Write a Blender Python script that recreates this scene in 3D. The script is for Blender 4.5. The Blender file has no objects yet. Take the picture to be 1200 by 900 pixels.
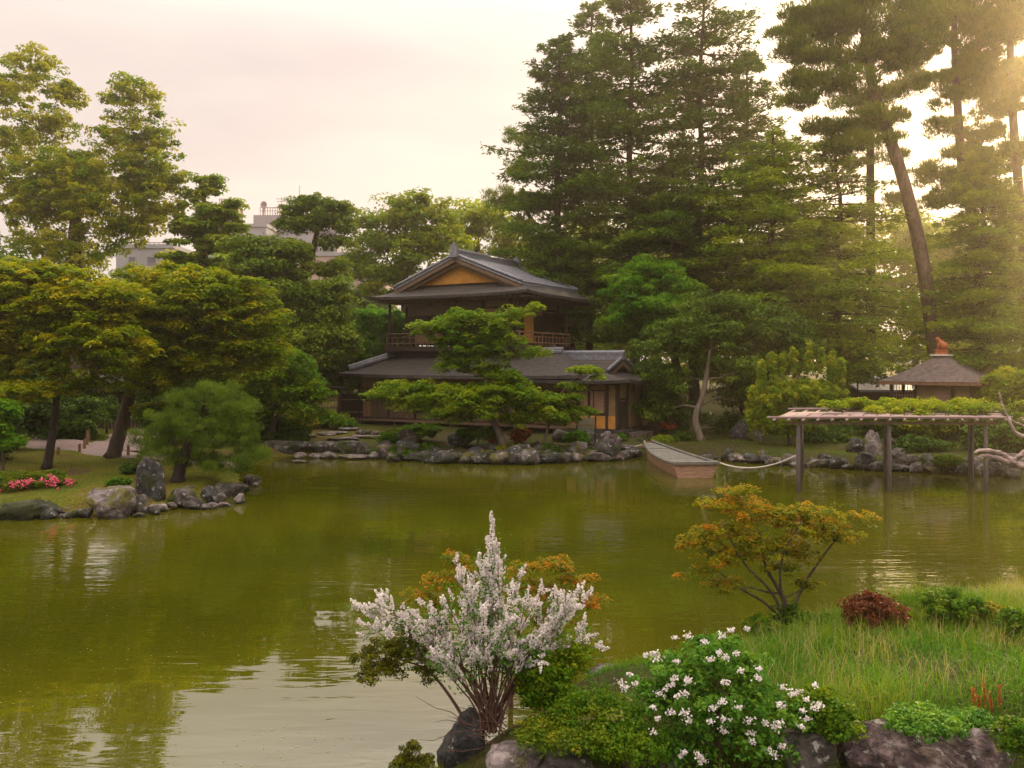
import bpy, bmesh, math, random
import numpy as np
from mathutils import Vector, noise as mnoise

S = bpy.context.scene
C = S.collection
R_ = math.radians
F, CX, HY, CH = 1000.0, 600.0, 425.0, 4.0      # focal length and horizon of the photograph, eye height in metres

# ------------------------------------------------------------------ camera
cam = bpy.data.objects.new('camera', bpy.data.cameras.new('camera'))
C.objects.link(cam); S.camera = cam
cam.location = (0, 0, CH); cam.rotation_euler = (R_(90), 0, 0)
cam.data.lens = 30.0; cam.data.sensor_width = 36.0
cam.data.shift_y = -25.0 / 1200.0
cam.data.clip_start = 0.05; cam.data.clip_end = 6000

# ------------------------------------------------------------------ sky, sun, exposure
HAZE = 0.0013
SKY_TOP = 3.4
SUN_AZ, SUN_EL = 33.0, 20.0        # degrees to the right of the view axis, above the horizon
w = bpy.data.worlds.new('World'); S.world = w; w.use_nodes = True
nt = w.node_tree; nt.nodes.clear()
def N(t, kind, **kw):
    n = t.nodes.new(kind)
    for k, v in kw.items():
        setattr(n, k, v)
    return n
out = N(nt, 'ShaderNodeOutputWorld'); bg = N(nt, 'ShaderNodeBackground')
sky = N(nt, 'ShaderNodeTexSky', sky_type='NISHITA', sun_disc=False)
sky.sun_elevation = R_(SUN_EL); sky.sun_rotation = R_(SUN_AZ)
sky.air_density = 1.0; sky.dust_density = 4.0
tc = N(nt, 'ShaderNodeTexCoord'); mp = N(nt, 'ShaderNodeMapping'); mp.inputs['Scale'].default_value = (1.0, 1.0, 3.4)
nz = N(nt, 'ShaderNodeTexNoise'); nz.inputs['Scale'].default_value = 1.9; nz.inputs['Detail'].default_value = 6; nz.inputs['Roughness'].default_value = .5
cr = N(nt, 'ShaderNodeValToRGB')
cr.color_ramp.elements[0].position = .36; cr.color_ramp.elements[0].color = (7.3, 6.3, 6.15, 1)
cr.color_ramp.elements[1].position = .62; cr.color_ramp.elements[1].color = (9.4, 8.15, 7.3, 1)
mix = N(nt, 'ShaderNodeMix', data_type='RGBA'); mix.inputs[0].default_value = .93
nt.links.new(tc.outputs['Generated'], mp.inputs[0]); nt.links.new(mp.outputs[0], nz.inputs['Vector'])
nt.links.new(nz.outputs['Fac'], cr.inputs[0]); nt.links.new(sky.outputs[0], mix.inputs[6]); nt.links.new(cr.outputs[0], mix.inputs[7])
sx = N(nt, 'ShaderNodeSeparateXYZ'); nt.links.new(tc.outputs['Generated'], sx.inputs[0])
gr = N(nt, 'ShaderNodeMapRange'); gr.interpolation_type = 'SMOOTHSTEP'      # an overcast sky is brighter overhead than at the horizon
gr.inputs['From Min'].default_value = .30; gr.inputs['From Max'].default_value = .85; gr.inputs['To Min'].default_value = 1.0; gr.inputs['To Max'].default_value = SKY_TOP
nt.links.new(sx.outputs[2], gr.inputs['Value'])
vm = N(nt, 'ShaderNodeVectorMath', operation='SCALE'); nt.links.new(mix.outputs[2], vm.inputs[0]); nt.links.new(gr.outputs[0], vm.inputs['Scale'])
# thin cloud glows warmly round the hidden sun
sd3 = (math.sin(R_(SUN_AZ)) * math.cos(R_(SUN_EL)), math.cos(R_(SUN_AZ)) * math.cos(R_(SUN_EL)), math.sin(R_(SUN_EL)))
dt = N(nt, 'ShaderNodeVectorMath', operation='DOT_PRODUCT'); nt.links.new(tc.outputs['Generated'], dt.inputs[0]); dt.inputs[1].default_value = sd3
mx0 = N(nt, 'ShaderNodeMath', operation='MAXIMUM'); nt.links.new(dt.outputs['Value'], mx0.inputs[0]); mx0.inputs[1].default_value = 0
pw = N(nt, 'ShaderNodeMath', operation='POWER'); nt.links.new(mx0.outputs[0], pw.inputs[0]); pw.inputs[1].default_value = 14
gw = N(nt, 'ShaderNodeVectorMath', operation='SCALE'); gw.inputs[0].default_value = (9.0, 6.2, 3.6); nt.links.new(pw.outputs[0], gw.inputs['Scale'])
av = N(nt, 'ShaderNodeVectorMath', operation='ADD'); nt.links.new(vm.outputs[0], av.inputs[0]); nt.links.new(gw.outputs[0], av.inputs[1])
nt.links.new(av.outputs[0], bg.inputs[0]); bg.inputs[1].default_value = .105
nt.links.new(bg.outputs[0], out.inputs[0])

sun = bpy.data.objects.new('sun', bpy.data.lights.new('sun', 'SUN')); C.objects.link(sun)
sun.data.energy = 4.8; sun.data.angle = R_(1.2); sun.data.color = (1.0, .76, .42)
sdir = Vector((math.sin(R_(SUN_AZ)) * math.cos(R_(SUN_EL)), math.cos(R_(SUN_AZ)) * math.cos(R_(SUN_EL)), math.sin(R_(SUN_EL))))
sun.rotation_euler = sdir.to_track_quat('Z', 'Y').to_euler()
S.view_settings.view_transform = 'Standard'; S.view_settings.look = 'None'
S.view_settings.exposure = 0.20; S.view_settings.gamma = 1.0; S.view_settings.use_curve_mapping = False
S.render.engine = 'CYCLES'
S.cycles.use_denoising = True
S.cycles.max_bounces = 7; S.cycles.diffuse_bounces = 3; S.cycles.glossy_bounces = 3; S.cycles.transmission_bounces = 4
S.cycles.volume_bounces = 0; S.cycles.sample_clamp_indirect = 4
S.cycles.caustics_reflective = False; S.cycles.caustics_refractive = False

# ------------------------------------------------------------------ helpers
def P(px, py, d):
    return np.array([(px - CX) / F * d, d, CH + (HY - py) / F * d])
def W(px, py, z=0.0):
    d = (CH - z) * F / (py - HY)
    return ((px - CX) / F * d, d)

class MB:
    """collects vertices and faces of ONE mesh"""
    def __init__(s): s.v = []; s.f = []; s.n = 0; s.t = []
    def add(s, v, f, t=None):
        v = np.asarray(v, float).reshape(-1, 3)
        s.v.append(v)
        for q in f: s.f.append(tuple(int(i) + s.n for i in q))
        s.n += len(v)
    def hexa(s, p):                                   # 8 corners: bottom ring then top ring
        s.add(p, [(3, 2, 1, 0), (4, 5, 6, 7), (0, 1, 5, 4), (1, 2, 6, 5), (2, 3, 7, 6), (3, 0, 4, 7)])
    def box(s, x0, x1, y0, y1, z0, z1, fn=None):
        p = [(x0, y0, z0), (x1, y0, z0), (x1, y1, z0), (x0, y1, z0), (x0, y0, z1), (x1, y0, z1), (x1, y1, z1), (x0, y1, z1)]
        s.hexa([fn(*q) for q in p] if fn else p)
    def slab(s, q, th):                               # quad + thickness downwards
        q = [np.array(p, float) for p in q]
        s.hexa([p - np.array((0, 0, th)) for p in q] + q)
    def tube(s, pts, rad, sides=7, cap=True):
        pts = np.asarray(pts, float); n = len(pts)
        rad = np.full(n, rad) if np.isscalar(rad) else np.asarray(rad, float)
        tan = np.gradient(pts, axis=0); tan /= np.linalg.norm(tan, axis=1)[:, None] + 1e-9
        ref = np.array((0.13, 0.21, 1.0)) if abs(tan[:, 2]).mean() < .8 else np.array((1.0, .12, .05))
        a = np.cross(tan, ref); a /= np.linalg.norm(a, axis=1)[:, None] + 1e-9
        b = np.cross(tan, a)
        th = np.linspace(0, 2 * np.pi, sides, endpoint=False)
        ring = pts[:, None, :] + rad[:, None, None] * (np.cos(th)[None, :, None] * a[:, None, :] + np.sin(th)[None, :, None] * b[:, None, :])
        v = ring.reshape(-1, 3); f = []
        for i in range(n - 1):
            for j in range(sides):
                k = (j + 1) % sides
                f.append((i * sides + j, i * sides + k, (i + 1) * sides + k, (i + 1) * sides + j))
        if cap:
            f.append(tuple(range(sides))[::-1]); f.append(tuple((n - 1) * sides + j for j in range(sides)))
        s.add(v, f)
    def grid(s, A):
        A = np.asarray(A); m, n = A.shape[:2]
        f = [(i * n + j, i * n + j + 1, (i + 1) * n + j + 1, (i + 1) * n + j) for i in range(m - 1) for j in range(n - 1)]
        s.add(A.reshape(-1, 3), f)
    def build(s, name, mat, parent=None, smooth=False, origin=None):
        me = bpy.data.meshes.new(name)
        v = np.concatenate(s.v)
        if origin is not None: v = v - np.asarray(origin)
        me.from_pydata(v.tolist(), [], s.f); me.update()
        me.materials.append(mat)
        if smooth: me.polygons.foreach_set('use_smooth', [True] * len(me.polygons))
        o = bpy.data.objects.new(name, me); C.objects.link(o)
        if origin is not None: o.location = origin
        if parent is not None: o.parent = parent
        return o

def leaf_mesh(name, V, tint, mat, parent=None):
    """V: n x 4 x 3 corners of n leaves; tint: natural colour variation per leaf"""
    n = len(V); me = bpy.data.meshes.new(name)
    me.vertices.add(4 * n); me.vertices.foreach_set('co', np.ascontiguousarray(V, dtype=np.float32).ravel())
    me.loops.add(4 * n); me.loops.foreach_set('vertex_index', np.arange(4 * n, dtype=np.int32))
    me.polygons.add(n); me.polygons.foreach_set('loop_start', np.arange(0, 4 * n, 4, dtype=np.int32))
    a = me.attributes.new('tint', 'FLOAT', 'FACE'); a.data.foreach_set('value', np.asarray(tint, np.float32))
    me.materials.append(mat); me.update(calc_edges=True)
    o = bpy.data.objects.new(name, me); C.objects.link(o)
    if parent is not None: o.parent = parent
    return o

def unit(a): return a / (np.linalg.norm(a, axis=-1, keepdims=True) + 1e-9)
def leaves(c, nrm, d, L, Wd, fold=0.25):
    """rhombic leaves from centre, normal, direction, length, width"""
    nrm = unit(nrm); d = unit(d - nrm * (d * nrm).sum(-1, keepdims=True)); s = np.cross(nrm, d)
    L = np.broadcast_to(np.asarray(L, float).reshape(-1, 1), (len(c), 1)); Wd = np.broadcast_to(np.asarray(Wd, float).reshape(-1, 1), (len(c), 1))
    a = c - d * L * .5; b = c + d * L * .5
    m = c - d * L * .06 + nrm * Wd * fold
    return np.stack([a, m + s * Wd * .5, b, m - s * Wd * .5], 1)

def setp(o, label=None, cat=None, group=None, kind=None):
    if label: o['label'] = label
    if cat: o['category'] = cat
    if group: o['group'] = group
    if kind: o['kind'] = kind
    return o
def empty(name, loc, label, cat, group=None):
    o = bpy.data.objects.new(name, None); C.objects.link(o); o.location = (0, 0, 0)
    o.empty_display_size = .3
    return setp(o, label, cat, group)
# (thing Empties sit at the base; children keep world coordinates through their inverse matrix)
def thing(name, loc, label, cat, group=None):
    o = empty(name, loc, label, cat, group); o.location = tuple(float(x) for x in loc); THINGS.append(o); return o
THINGS = []

# ------------------------------------------------------------------ materials
MATS = {}
def new_mat(name):
    m = bpy.data.materials.new(name); m.use_nodes = True; t = m.node_tree; t.nodes.clear()
    return m, t, N(t, 'ShaderNodeOutputMaterial')
def ramp(t, fac, stops):
    r = N(t, 'ShaderNodeValToRGB'); e = r.color_ramp.elements
    while len(e) < len(stops): e.new(.5)
    for i, (p, c) in enumerate(stops): e[i].position = p; e[i].color = (*c, 1)
    t.links.new(fac, r.inputs[0]); return r.outputs[0]
def mat_leaf(name, cols, trans=.4, rough=.55, spec=.12, scale=.35, tmul=(1.5, 1.4, .5)):
    m, t, o = new_mat(name)
    at = N(t, 'ShaderNodeAttribute', attribute_name='tint')
    g = N(t, 'ShaderNodeNewGeometry'); nz = N(t, 'ShaderNodeTexNoise'); nz.inputs['Scale'].default_value = scale; nz.inputs['Detail'].default_value = 2
    t.links.new(g.outputs['Position'], nz.inputs['Vector'])
    ma = N(t, 'ShaderNodeMath', operation='MULTIPLY_ADD'); ma.inputs[1].default_value = .9; ma.inputs[2].default_value = -.45
    t.links.new(nz.outputs['Fac'], ma.inputs[0])
    ad = N(t, 'ShaderNodeMath', operation='ADD'); t.links.new(ma.outputs[0], ad.inputs[0]); t.links.new(at.outputs['Fac'], ad.inputs[1])
    k = len(cols); col = ramp(t, ad.outputs[0], [(i / (k - 1), c) for i, c in enumerate(cols)])
    p = N(t, 'ShaderNodeBsdfPrincipled'); p.inputs['Roughness'].default_value = rough; p.inputs['Specular IOR Level'].default_value = spec
    tr = N(t, 'ShaderNodeBsdfTranslucent'); mx = N(t, 'ShaderNodeMixShader'); mx.inputs[0].default_value = trans
    br = N(t, 'ShaderNodeMix', data_type='RGBA', blend_type='MULTIPLY'); br.inputs[0].default_value = 1.0; br.inputs[7].default_value = (*tmul, 1)
    t.links.new(col, p.inputs['Base Color']); t.links.new(col, br.inputs[6]); t.links.new(br.outputs[2], tr.inputs[0])
    t.links.new(p.outputs[0], mx.inputs[1]); t.links.new(tr.outputs[0], mx.inputs[2]); t.links.new(mx.outputs[0], o.inputs[0])
    return m
def mat_solid(name, stops, scale=4.0, rough=.85, bump=.3, detail=6, spec=.3, stretch=(1, 1, 1), bscale=None, moss=None):
    m, t, o = new_mat(name)
    g = N(t, 'ShaderNodeTexCoord'); mp = N(t, 'ShaderNodeMapping'); mp.inputs['Scale'].default_value = stretch
    geo = N(t, 'ShaderNodeNewGeometry')
    t.links.new(geo.outputs['Position'], mp.inputs[0])
    nz = N(t, 'ShaderNodeTexNoise'); nz.inputs['Scale'].default_value = scale; nz.inputs['Detail'].default_value = detail; nz.inputs['Roughness'].default_value = .62
    t.links.new(mp.outputs[0], nz.inputs['Vector'])
    col = ramp(t, nz.outputs['Fac'], stops)
    vd = None
    if moss or 'rock' in name:
        n4 = N(t, 'ShaderNodeTexNoise'); n4.inputs['Scale'].default_value = 9; n4.inputs['Detail'].default_value = 4; t.links.new(geo.outputs['Position'], n4.inputs['Vector'])
        lf = ramp(t, n4.outputs['Fac'], [(.60, (0, 0, 0)), (.66, (1, 1, 1))]); lm = N(t, 'ShaderNodeMix', data_type='RGBA'); lm.inputs[7].default_value = (.27, .25, .22, 1)
        t.links.new(lf, lm.inputs[0]); t.links.new(col, lm.inputs[6]); col = lm.outputs[2]
        dw = N(t, 'ShaderNodeVectorMath', operation='MULTIPLY_ADD'); dw.inputs[1].default_value = (.5, .5, .5); t.links.new(n4.outputs['Color'], dw.inputs[0]); t.links.new(geo.outputs['Position'], dw.inputs[2])
        vo = N(t, 'ShaderNodeTexVoronoi', feature='DISTANCE_TO_EDGE'); vo.inputs['Scale'].default_value = 2.6; t.links.new(dw.outputs[0], vo.inputs['Vector'])
        vd = ramp(t, vo.outputs['Distance'], [(.0, (0, 0, 0)), (.05, (1, 1, 1))])
    if moss:
        n2 = N(t, 'ShaderNodeTexNoise'); n2.inputs['Scale'].default_value = 1.7; n2.inputs['Detail'].default_value = 5
        t.links.new(geo.outputs['Position'], n2.inputs['Vector'])
        f = ramp(t, n2.outputs['Fac'], [(.5, (0, 0, 0)), (.6, (1, 1, 1))])
        mm = N(t, 'ShaderNodeMix', data_type='RGBA'); mm.inputs[7].default_value = (*moss, 1)
        t.links.new(f, mm.inputs[0]); t.links.new(col, mm.inputs[6]); col = mm.outputs[2]
    p = N(t, 'ShaderNodeBsdfPrincipled'); p.inputs['Roughness'].default_value = rough; p.inputs['Specular IOR Level'].default_value = spec
    if vd is not None:                                     # stone stays dark and wet just above the water
        sz = N(t, 'ShaderNodeSeparateXYZ'); t.links.new(geo.outputs['Position'], sz.inputs[0])
        wz = ramp(t, sz.outputs[2], [(.05, (.42, .42, .40)), (.11, (1, 1, 1))]); wm = N(t, 'ShaderNodeMix', data_type='RGBA', blend_type='MULTIPLY'); wm.inputs[0].default_value = 1
        t.links.new(col, wm.inputs[6]); t.links.new(wz, wm.inputs[7]); col = wm.outputs[2]
    t.links.new(col, p.inputs['Base Color'])
    n3 = N(t, 'ShaderNodeTexNoise'); n3.inputs['Scale'].default_value = bscale or scale * 3; n3.inputs['Detail'].default_value = 6
    t.links.new(mp.outputs[0], n3.inputs['Vector'])
    b = N(t, 'ShaderNodeBump'); b.inputs['Strength'].default_value = bump; b.inputs['Distance'].default_value = .05
    t.links.new(n3.outputs['Fac'], b.inputs['Height'])
    if vd is not None:
        bb = N(t, 'ShaderNodeBump'); bb.inputs['Strength'].default_value = .7; bb.inputs['Distance'].default_value = .04
        t.links.new(vd, bb.inputs['Height']); t.links.new(b.outputs[0], bb.inputs['Normal']); t.links.new(bb.outputs[0], p.inputs['Normal'])
    else: t.links.new(b.outputs[0], p.inputs['Normal'])
    t.links.new(p.outputs[0], o.inputs[0])
    return m

M = MATS
M['maple'] = mat_leaf('maple_leaf', [(0.065, 0.123, 0.002), (0.175, 0.248, 0.002), (0.395, 0.336, 0.003)], .42)
M['maple_green'] = mat_leaf('maple_green_leaf', [(0.031, 0.086, 0.002), (0.078, 0.182, 0.002), (0.203, 0.270, 0.003)], .42)
M['maple_orange'] = mat_leaf('maple_orange_leaf', [(0.090, 0.141, 0.003), (0.247, 0.230, 0.005), (0.492, 0.206, 0.007)], .45, scale=1.4)
M['maple_red'] = mat_leaf('maple_red_leaf', [(0.060, 0.135, 0.006), (0.180, 0.186, 0.006), (0.510, 0.169, 0.014)], .45, scale=1.6)
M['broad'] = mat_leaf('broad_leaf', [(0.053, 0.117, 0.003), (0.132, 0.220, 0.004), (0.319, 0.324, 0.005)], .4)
M['broad_lit'] = mat_leaf('broad_pale_sunlit_leaf', [(0.104, 0.181, 0.004), (0.220, 0.291, 0.005), (0.391, 0.389, 0.008)], .5)  # pale leaf; on the far golden trees sunlight is put into this colour
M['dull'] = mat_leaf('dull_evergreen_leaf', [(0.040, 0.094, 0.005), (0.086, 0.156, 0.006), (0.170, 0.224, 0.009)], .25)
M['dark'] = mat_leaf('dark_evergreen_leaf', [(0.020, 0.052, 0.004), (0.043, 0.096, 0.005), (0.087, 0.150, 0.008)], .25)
M['bright'] = mat_leaf('bright_green_leaf', [(0.038, 0.133, 0.003), (0.071, 0.208, 0.004), (0.156, 0.281, 0.006)], .45)
M['lime'] = mat_leaf('lime_green_leaf', [(0.069, 0.168, 0.003), (0.168, 0.259, 0.006), (0.365, 0.365, 0.014)], .45)
M['fir'] = mat_leaf('fir_needle', [(0.025, 0.073, 0.003), (0.055, 0.124, 0.005), (0.124, 0.203, 0.006)], .3, scale=.25)
M['cedar'] = mat_leaf('cedar_needle', [(0.057, 0.119, 0.002), (0.128, 0.225, 0.004), (0.258, 0.316, 0.006)], .35, scale=.25)
M['pine'] = mat_leaf('pine_needle', [(0.047, 0.095, 0.006), (0.094, 0.152, 0.007), (0.183, 0.221, 0.010)], .25)
M['pine_near'] = mat_leaf('garden_pine_needle', [(0.046, 0.095, 0.006), (0.092, 0.157, 0.011), (0.157, 0.218, 0.016)], .25, scale=1.0)
M['grass'] = mat_leaf('grass_blade', [(0.042, 0.158, 0.005), (0.100, 0.225, 0.007), (0.208, 0.259, 0.017), (0.359, 0.279, 0.170)], .4, scale=.8)
M['weed'] = mat_leaf('weed_leaf', [(0.026, 0.093, 0.003), (0.067, 0.159, 0.003), (0.178, 0.226, 0.006)], .4, scale=1.5)
M['deutzia'] = mat_leaf('deutzia_leaf', [(0.030, 0.109, 0.008), (0.063, 0.182, 0.014), (0.164, 0.293, 0.024)], .35, scale=2)
M['redbush'] = mat_leaf('red_brown_leaf', [(.05, .018, .008), (.12, .035, .015), (.20, .06, .025)], .3, scale=3)
M['petal'] = mat_leaf('white_petal', [(.70, .62, .58), (.82, .76, .73), (.88, .84, .82)], .3, scale=2, tmul=(1, 1, 1))
M['azalea'] = mat_leaf('azalea_petal', [(.62, .07, .12), (.75, .12, .20), (.78, .22, .28)], .3, scale=2, tmul=(1, .8, .9))
M['azalea_red'] = mat_leaf('red_azalea_petal', [(.035, .050, .010), (.06, .06, .012), (.36, .06, .018), (.46, .10, .03)], .3, scale=5)
M['azalea_leaf'] = mat_leaf('azalea_leaf', [(0.038, 0.078, 0.004), (0.092, 0.165, 0.004), (0.215, 0.196, 0.006)], .35, scale=3)
M['ochre_leaf'] = mat_leaf('ochre_shrub_leaf', [(0.069, 0.085, 0.005), (0.151, 0.155, 0.007), (0.261, 0.231, 0.012)], .35, scale=2)
M['float'] = mat_leaf('floating_leaf', [(.16, .15, .03), (.30, .26, .08), (.42, .22, .08)], .1, scale=2)
M['bark'] = mat_solid('bark', [(.3, (.035, .026, .018)), (.6, (.085, .062, .045)), (.8, (.13, .10, .075))], 6, .9, .8, stretch=(1, 1, .25))
M['bark_dark'] = mat_solid('dark_bark', [(.3, (.016, .013, .010)), (.7, (.045, .036, .028))], 6, .9, .8, stretch=(1, 1, .25))
M['bark_pine'] = mat_solid('pine_bark', [(.3, (.05, .03, .022)), (.55, (.12, .075, .055)), (.75, (.20, .13, .10))], 5, .9, 1.0, stretch=(1, 1, .35))
M['bark_pale'] = mat_solid('pale_bark', [(.3, (.10, .075, .05)), (.7, (.24, .19, .14))], 7, .9, .6, stretch=(1, 1, .3))
M['deadwood'] = mat_solid('dead_wood', [(.3, (.16, .11, .10)), (.55, (.36, .27, .24)), (.75, (.50, .42, .38))], 9, .85, .8, stretch=(.4, 1, 1))
M['stem'] = mat_solid('red_brown_stem', [(.3, (.06, .03, .022)), (.7, (.17, .09, .06))], 12, .8, .3)
M['rock'] = mat_solid('rock', [(.32, (.022, .020, .016)), (.5, (.065, .058, .049)), (.68, (.16, .14, .125))], 3.2, .9, .9, 9, moss=(.035, .045, .008))
M['rock_pale'] = mat_solid('pale_rock', [(.32, (.045, .038, .034)), (.5, (.13, .108, .10)), (.68, (.30, .25, .235))], 3.6, .85, .8, 9, moss=(.085, .08, .015))
M['rock_dark'] = mat_solid('dark_rock', [(.35, (.018, .018, .017)), (.55, (.050, .050, .047)), (.75, (.14, .13, .12))], 4.0, .85, .9, 9, moss=(.03, .035, .008))
M['rock_pink'] = mat_solid('pinkish_rock', [(.36, (.028, .020, .020)), (.5, (.085, .058, .056)), (.60, (.20, .145, .135)), (.7, (.42, .33, .31))], 5.0, .9, 1.0, 10)
M['wood_dark'] = mat_solid('dark_timber', [(.3, (.016, .011, .008)), (.7, (.048, .032, .022))], 5, .75, .3, stretch=(8, 8, .4))
M['wood'] = mat_solid('weathered_timber', [(.3, (.075, .046, .028)), (.7, (.19, .12, .075))], 5, .8, .4, stretch=(8, 8, .5))
M['wood_warm'] = mat_solid('warm_timber', [(.3, (.15, .075, .035)), (.7, (.33, .18, .09))], 5, .6, .3, stretch=(6, 6, .5))
M['wood_pink'] = mat_solid('silvered_timber', [(.3, (.22, .15, .135)), (.7, (.42, .31, .28))], 7, .8, .4, stretch=(.6, 6, 6))
M['post'] = mat_solid('grey_post', [(.3, (.055, .045, .038)), (.7, (.16, .13, .115))], 6, .85, .5, stretch=(6, 6, .5))
M['plaster'] = mat_solid('ochre_plaster', [(.3, (.40, .175, .028)), (.7, (.56, .27, .055))], 2.5, .9, .15)
M['plaster_dull'] = mat_solid('dull_plaster', [(.3, (.16, .10, .045)), (.7, (.28, .18, .08))], 2.0, .9, .2)
M['board_pink'] = mat_solid('pink_brown_boards', [(.3, (.17, .09, .062)), (.7, (.30, .17, .12))], 4, .8, .2, stretch=(1, 1, 6))
M['blind'] = mat_solid('reed_blind', [(.3, (.09, .062, .045)), (.7, (.17, .12, .09))], 3, .85, .3, stretch=(1, 1, 14))
M['bamboo'] = mat_solid('old_bamboo', [(.3, (.12, .085, .035)), (.7, (.25, .18, .08))], 6, .7, .3)
M['screen'] = mat_solid('greyed_bamboo', [(.3, (.10, .115, .085)), (.7, (.22, .24, .19))], 5, .8, .4, stretch=(10, 10, .5))
M['tile'] = mat_solid('roof_tile', [(.3, (.085, .090, .105)), (.55, (.16, .165, .19)), (.75, (.27, .27, .30))], 7, .42, .25, spec=.6)
M['shingle'] = mat_solid('bark_shingle', [(.3, (.028, .025, .022)), (.55, (.055, .050, .044)), (.75, (.095, .085, .075))], 6, .85, .5)
M['thatch'] = mat_solid('wood_shingle', [(.3, (.065, .050, .045)), (.55, (.125, .098, .088)), (.75, (.20, .16, .14))], 5, .85, .5)
M['thatch_edge'] = mat_solid('roof_edge', [(.3, (.12, .055, .028)), (.7, (.22, .11, .055))], 6, .7, .2)
M['terracotta'] = mat_solid('terracotta', [(.3, (.30, .075, .028)), (.7, (.48, .14, .05))], 8, .8, .3)
M['white'] = mat_solid('white_paint', [(.3, (.55, .52, .48)), (.7, (.72, .68, .62))], 6, .6, .1)
M['rope'] = mat_solid('white_rope', [(.3, (.42, .38, .33)), (.7, (.62, .56, .50))], 20, .9, .3)
M['deck'] = mat_solid('boat_deck', [(.3, (.09, .092, .074)), (.7, (.19, .185, .155))], 4, .8, .3, stretch=(3, .5, 1))
M['hull'] = mat_solid('boat_hull', [(.3, (.22, .12, .07)), (.7, (.42, .25, .16))], 4, .75, .3, stretch=(1, 1, 5))
M['concrete'] = mat_solid('pale_concrete', [(.3, (.25, .25, .28)), (.7, (.33, .32, .35))], .5, .9, .1)
M['concrete_pink'] = mat_solid('pinkish_concrete', [(.3, (.34, .25, .22)), (.7, (.43, .33, .29))], .5, .9, .1)
M['concrete_grey'] = mat_solid('grey_concrete', [(.3, (.24, .22, .24)), (.7, (.33, .30, .32))], .5, .9, .1)
M['glass'] = mat_solid('window_glass', [(.3, (.05, .06, .08)), (.7, (.10, .11, .13))], .5, .15, 0, spec=.8)
M['metal'] = mat_solid('painted_metal', [(.3, (.30, .22, .24)), (.7, (.42, .33, .34))], 3, .6, 0)
M['gravel'] = mat_solid('gravel_path', [(.3, (.15, .11, .095)), (.7, (.27, .205, .18))], 9, .95, .5, bscale=30)

# ground: moss, short grass and bare earth
m, t, o = new_mat('garden_ground'); M['ground'] = m
geo = N(t, 'ShaderNodeNewGeometry')
n1 = N(t, 'ShaderNodeTexNoise'); n1.inputs['Scale'].default_value = .42; n1.inputs['Detail'].default_value = 6; n1.inputs['Roughness'].default_value = .6
n2 = N(t, 'ShaderNodeTexNoise'); n2.inputs['Scale'].default_value = 14; n2.inputs['Detail'].default_value = 6
for n_ in (n1, n2): t.links.new(geo.outputs['Position'], n_.inputs['Vector'])
c1 = ramp(t, n1.outputs['Fac'], [(.34, (.075, .052, .030)), (.44, (.105, .088, .012)), (.52, (.085, .095, .008)), (.66, (.045, .070, .007))])
c2 = ramp(t, n2.outputs['Fac'], [(.3, (.55, .55, .55)), (.7, (1.35, 1.35, 1.35))])
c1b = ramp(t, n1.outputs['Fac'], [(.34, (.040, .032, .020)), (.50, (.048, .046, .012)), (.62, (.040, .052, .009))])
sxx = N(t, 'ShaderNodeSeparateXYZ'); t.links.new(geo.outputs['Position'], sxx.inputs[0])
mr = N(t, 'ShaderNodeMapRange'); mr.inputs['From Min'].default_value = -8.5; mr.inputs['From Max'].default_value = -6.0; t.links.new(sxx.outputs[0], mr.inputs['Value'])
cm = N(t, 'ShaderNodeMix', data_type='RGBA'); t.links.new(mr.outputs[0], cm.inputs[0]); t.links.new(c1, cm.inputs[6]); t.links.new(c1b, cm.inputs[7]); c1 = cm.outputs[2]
mm = N(t, 'ShaderNodeMix', data_type='RGBA', blend_type='MULTIPLY'); mm.inputs[0].default_value = 1
t.links.new(c1, mm.inputs[6]); t.links.new(c2, mm.inputs[7])
p = N(t, 'ShaderNodeBsdfPrincipled'); p.inputs['Roughness'].default_value = .95; p.inputs['Specular IOR Level'].default_value = .1
b = N(t, 'ShaderNodeBump'); b.inputs['Strength'].default_value = .7; b.inputs['Distance'].default_value = .05
t.links.new(n2.outputs['Fac'], b.inputs['Height']); t.links.new(b.outputs[0], p.inputs['Normal'])
t.links.new(mm.outputs[2], p.inputs['Base Color']); t.links.new(p.outputs[0], o.inputs[0])

# water: murky green body under a rippled reflecting surface
m, t, o = new_mat('pond_water'); M['water'] = m
geo = N(t, 'ShaderNodeNewGeometry')
def wave(scale, sx, sy, detail, dist=0.0):
    mp = N(t, 'ShaderNodeMapping'); mp.inputs['Scale'].default_value = (sx, sy, 1)
    n_ = N(t, 'ShaderNodeTexNoise'); n_.inputs['Scale'].default_value = scale; n_.inputs['Detail'].default_value = detail; n_.inputs['Distortion'].default_value = dist
    t.links.new(geo.outputs['Position'], mp.inputs[0]); t.links.new(mp.outputs[0], n_.inputs['Vector']); return n_.outputs['Fac']
h1 = wave(3.4, .38, 1.5, 2, .5); h2 = wave(.35, .6, 1.5, 2)
amp = ramp(t, wave(.16, 1, 1, 2), [(.40, (.10, .10, .10)), (.58, (1, 1, 1))])
mu = N(t, 'ShaderNodeMath', operation='MULTIPLY'); t.links.new(h1, mu.inputs[0]); t.links.new(amp, mu.inputs[1])
b1 = N(t, 'ShaderNodeBump'); b1.inputs['Strength'].default_value = 1; b1.inputs['Distance'].default_value = .0085
t.links.new(mu.outputs[0], b1.inputs['Height'])
b2 = N(t, 'ShaderNodeBump'); b2.inputs['Strength'].default_value = 1; b2.inputs['Distance'].default_value = .02
t.links.new(h2, b2.inputs['Height']); t.links.new(b1.outputs[0], b2.inputs['Normal'])
gl = N(t, 'ShaderNodeBsdfGlossy'); gl.inputs['Roughness'].default_value = .012; gl.inputs['Color'].default_value = (.95, .95, .93, 1)
df = N(t, 'ShaderNodeBsdfDiffuse')
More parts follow.
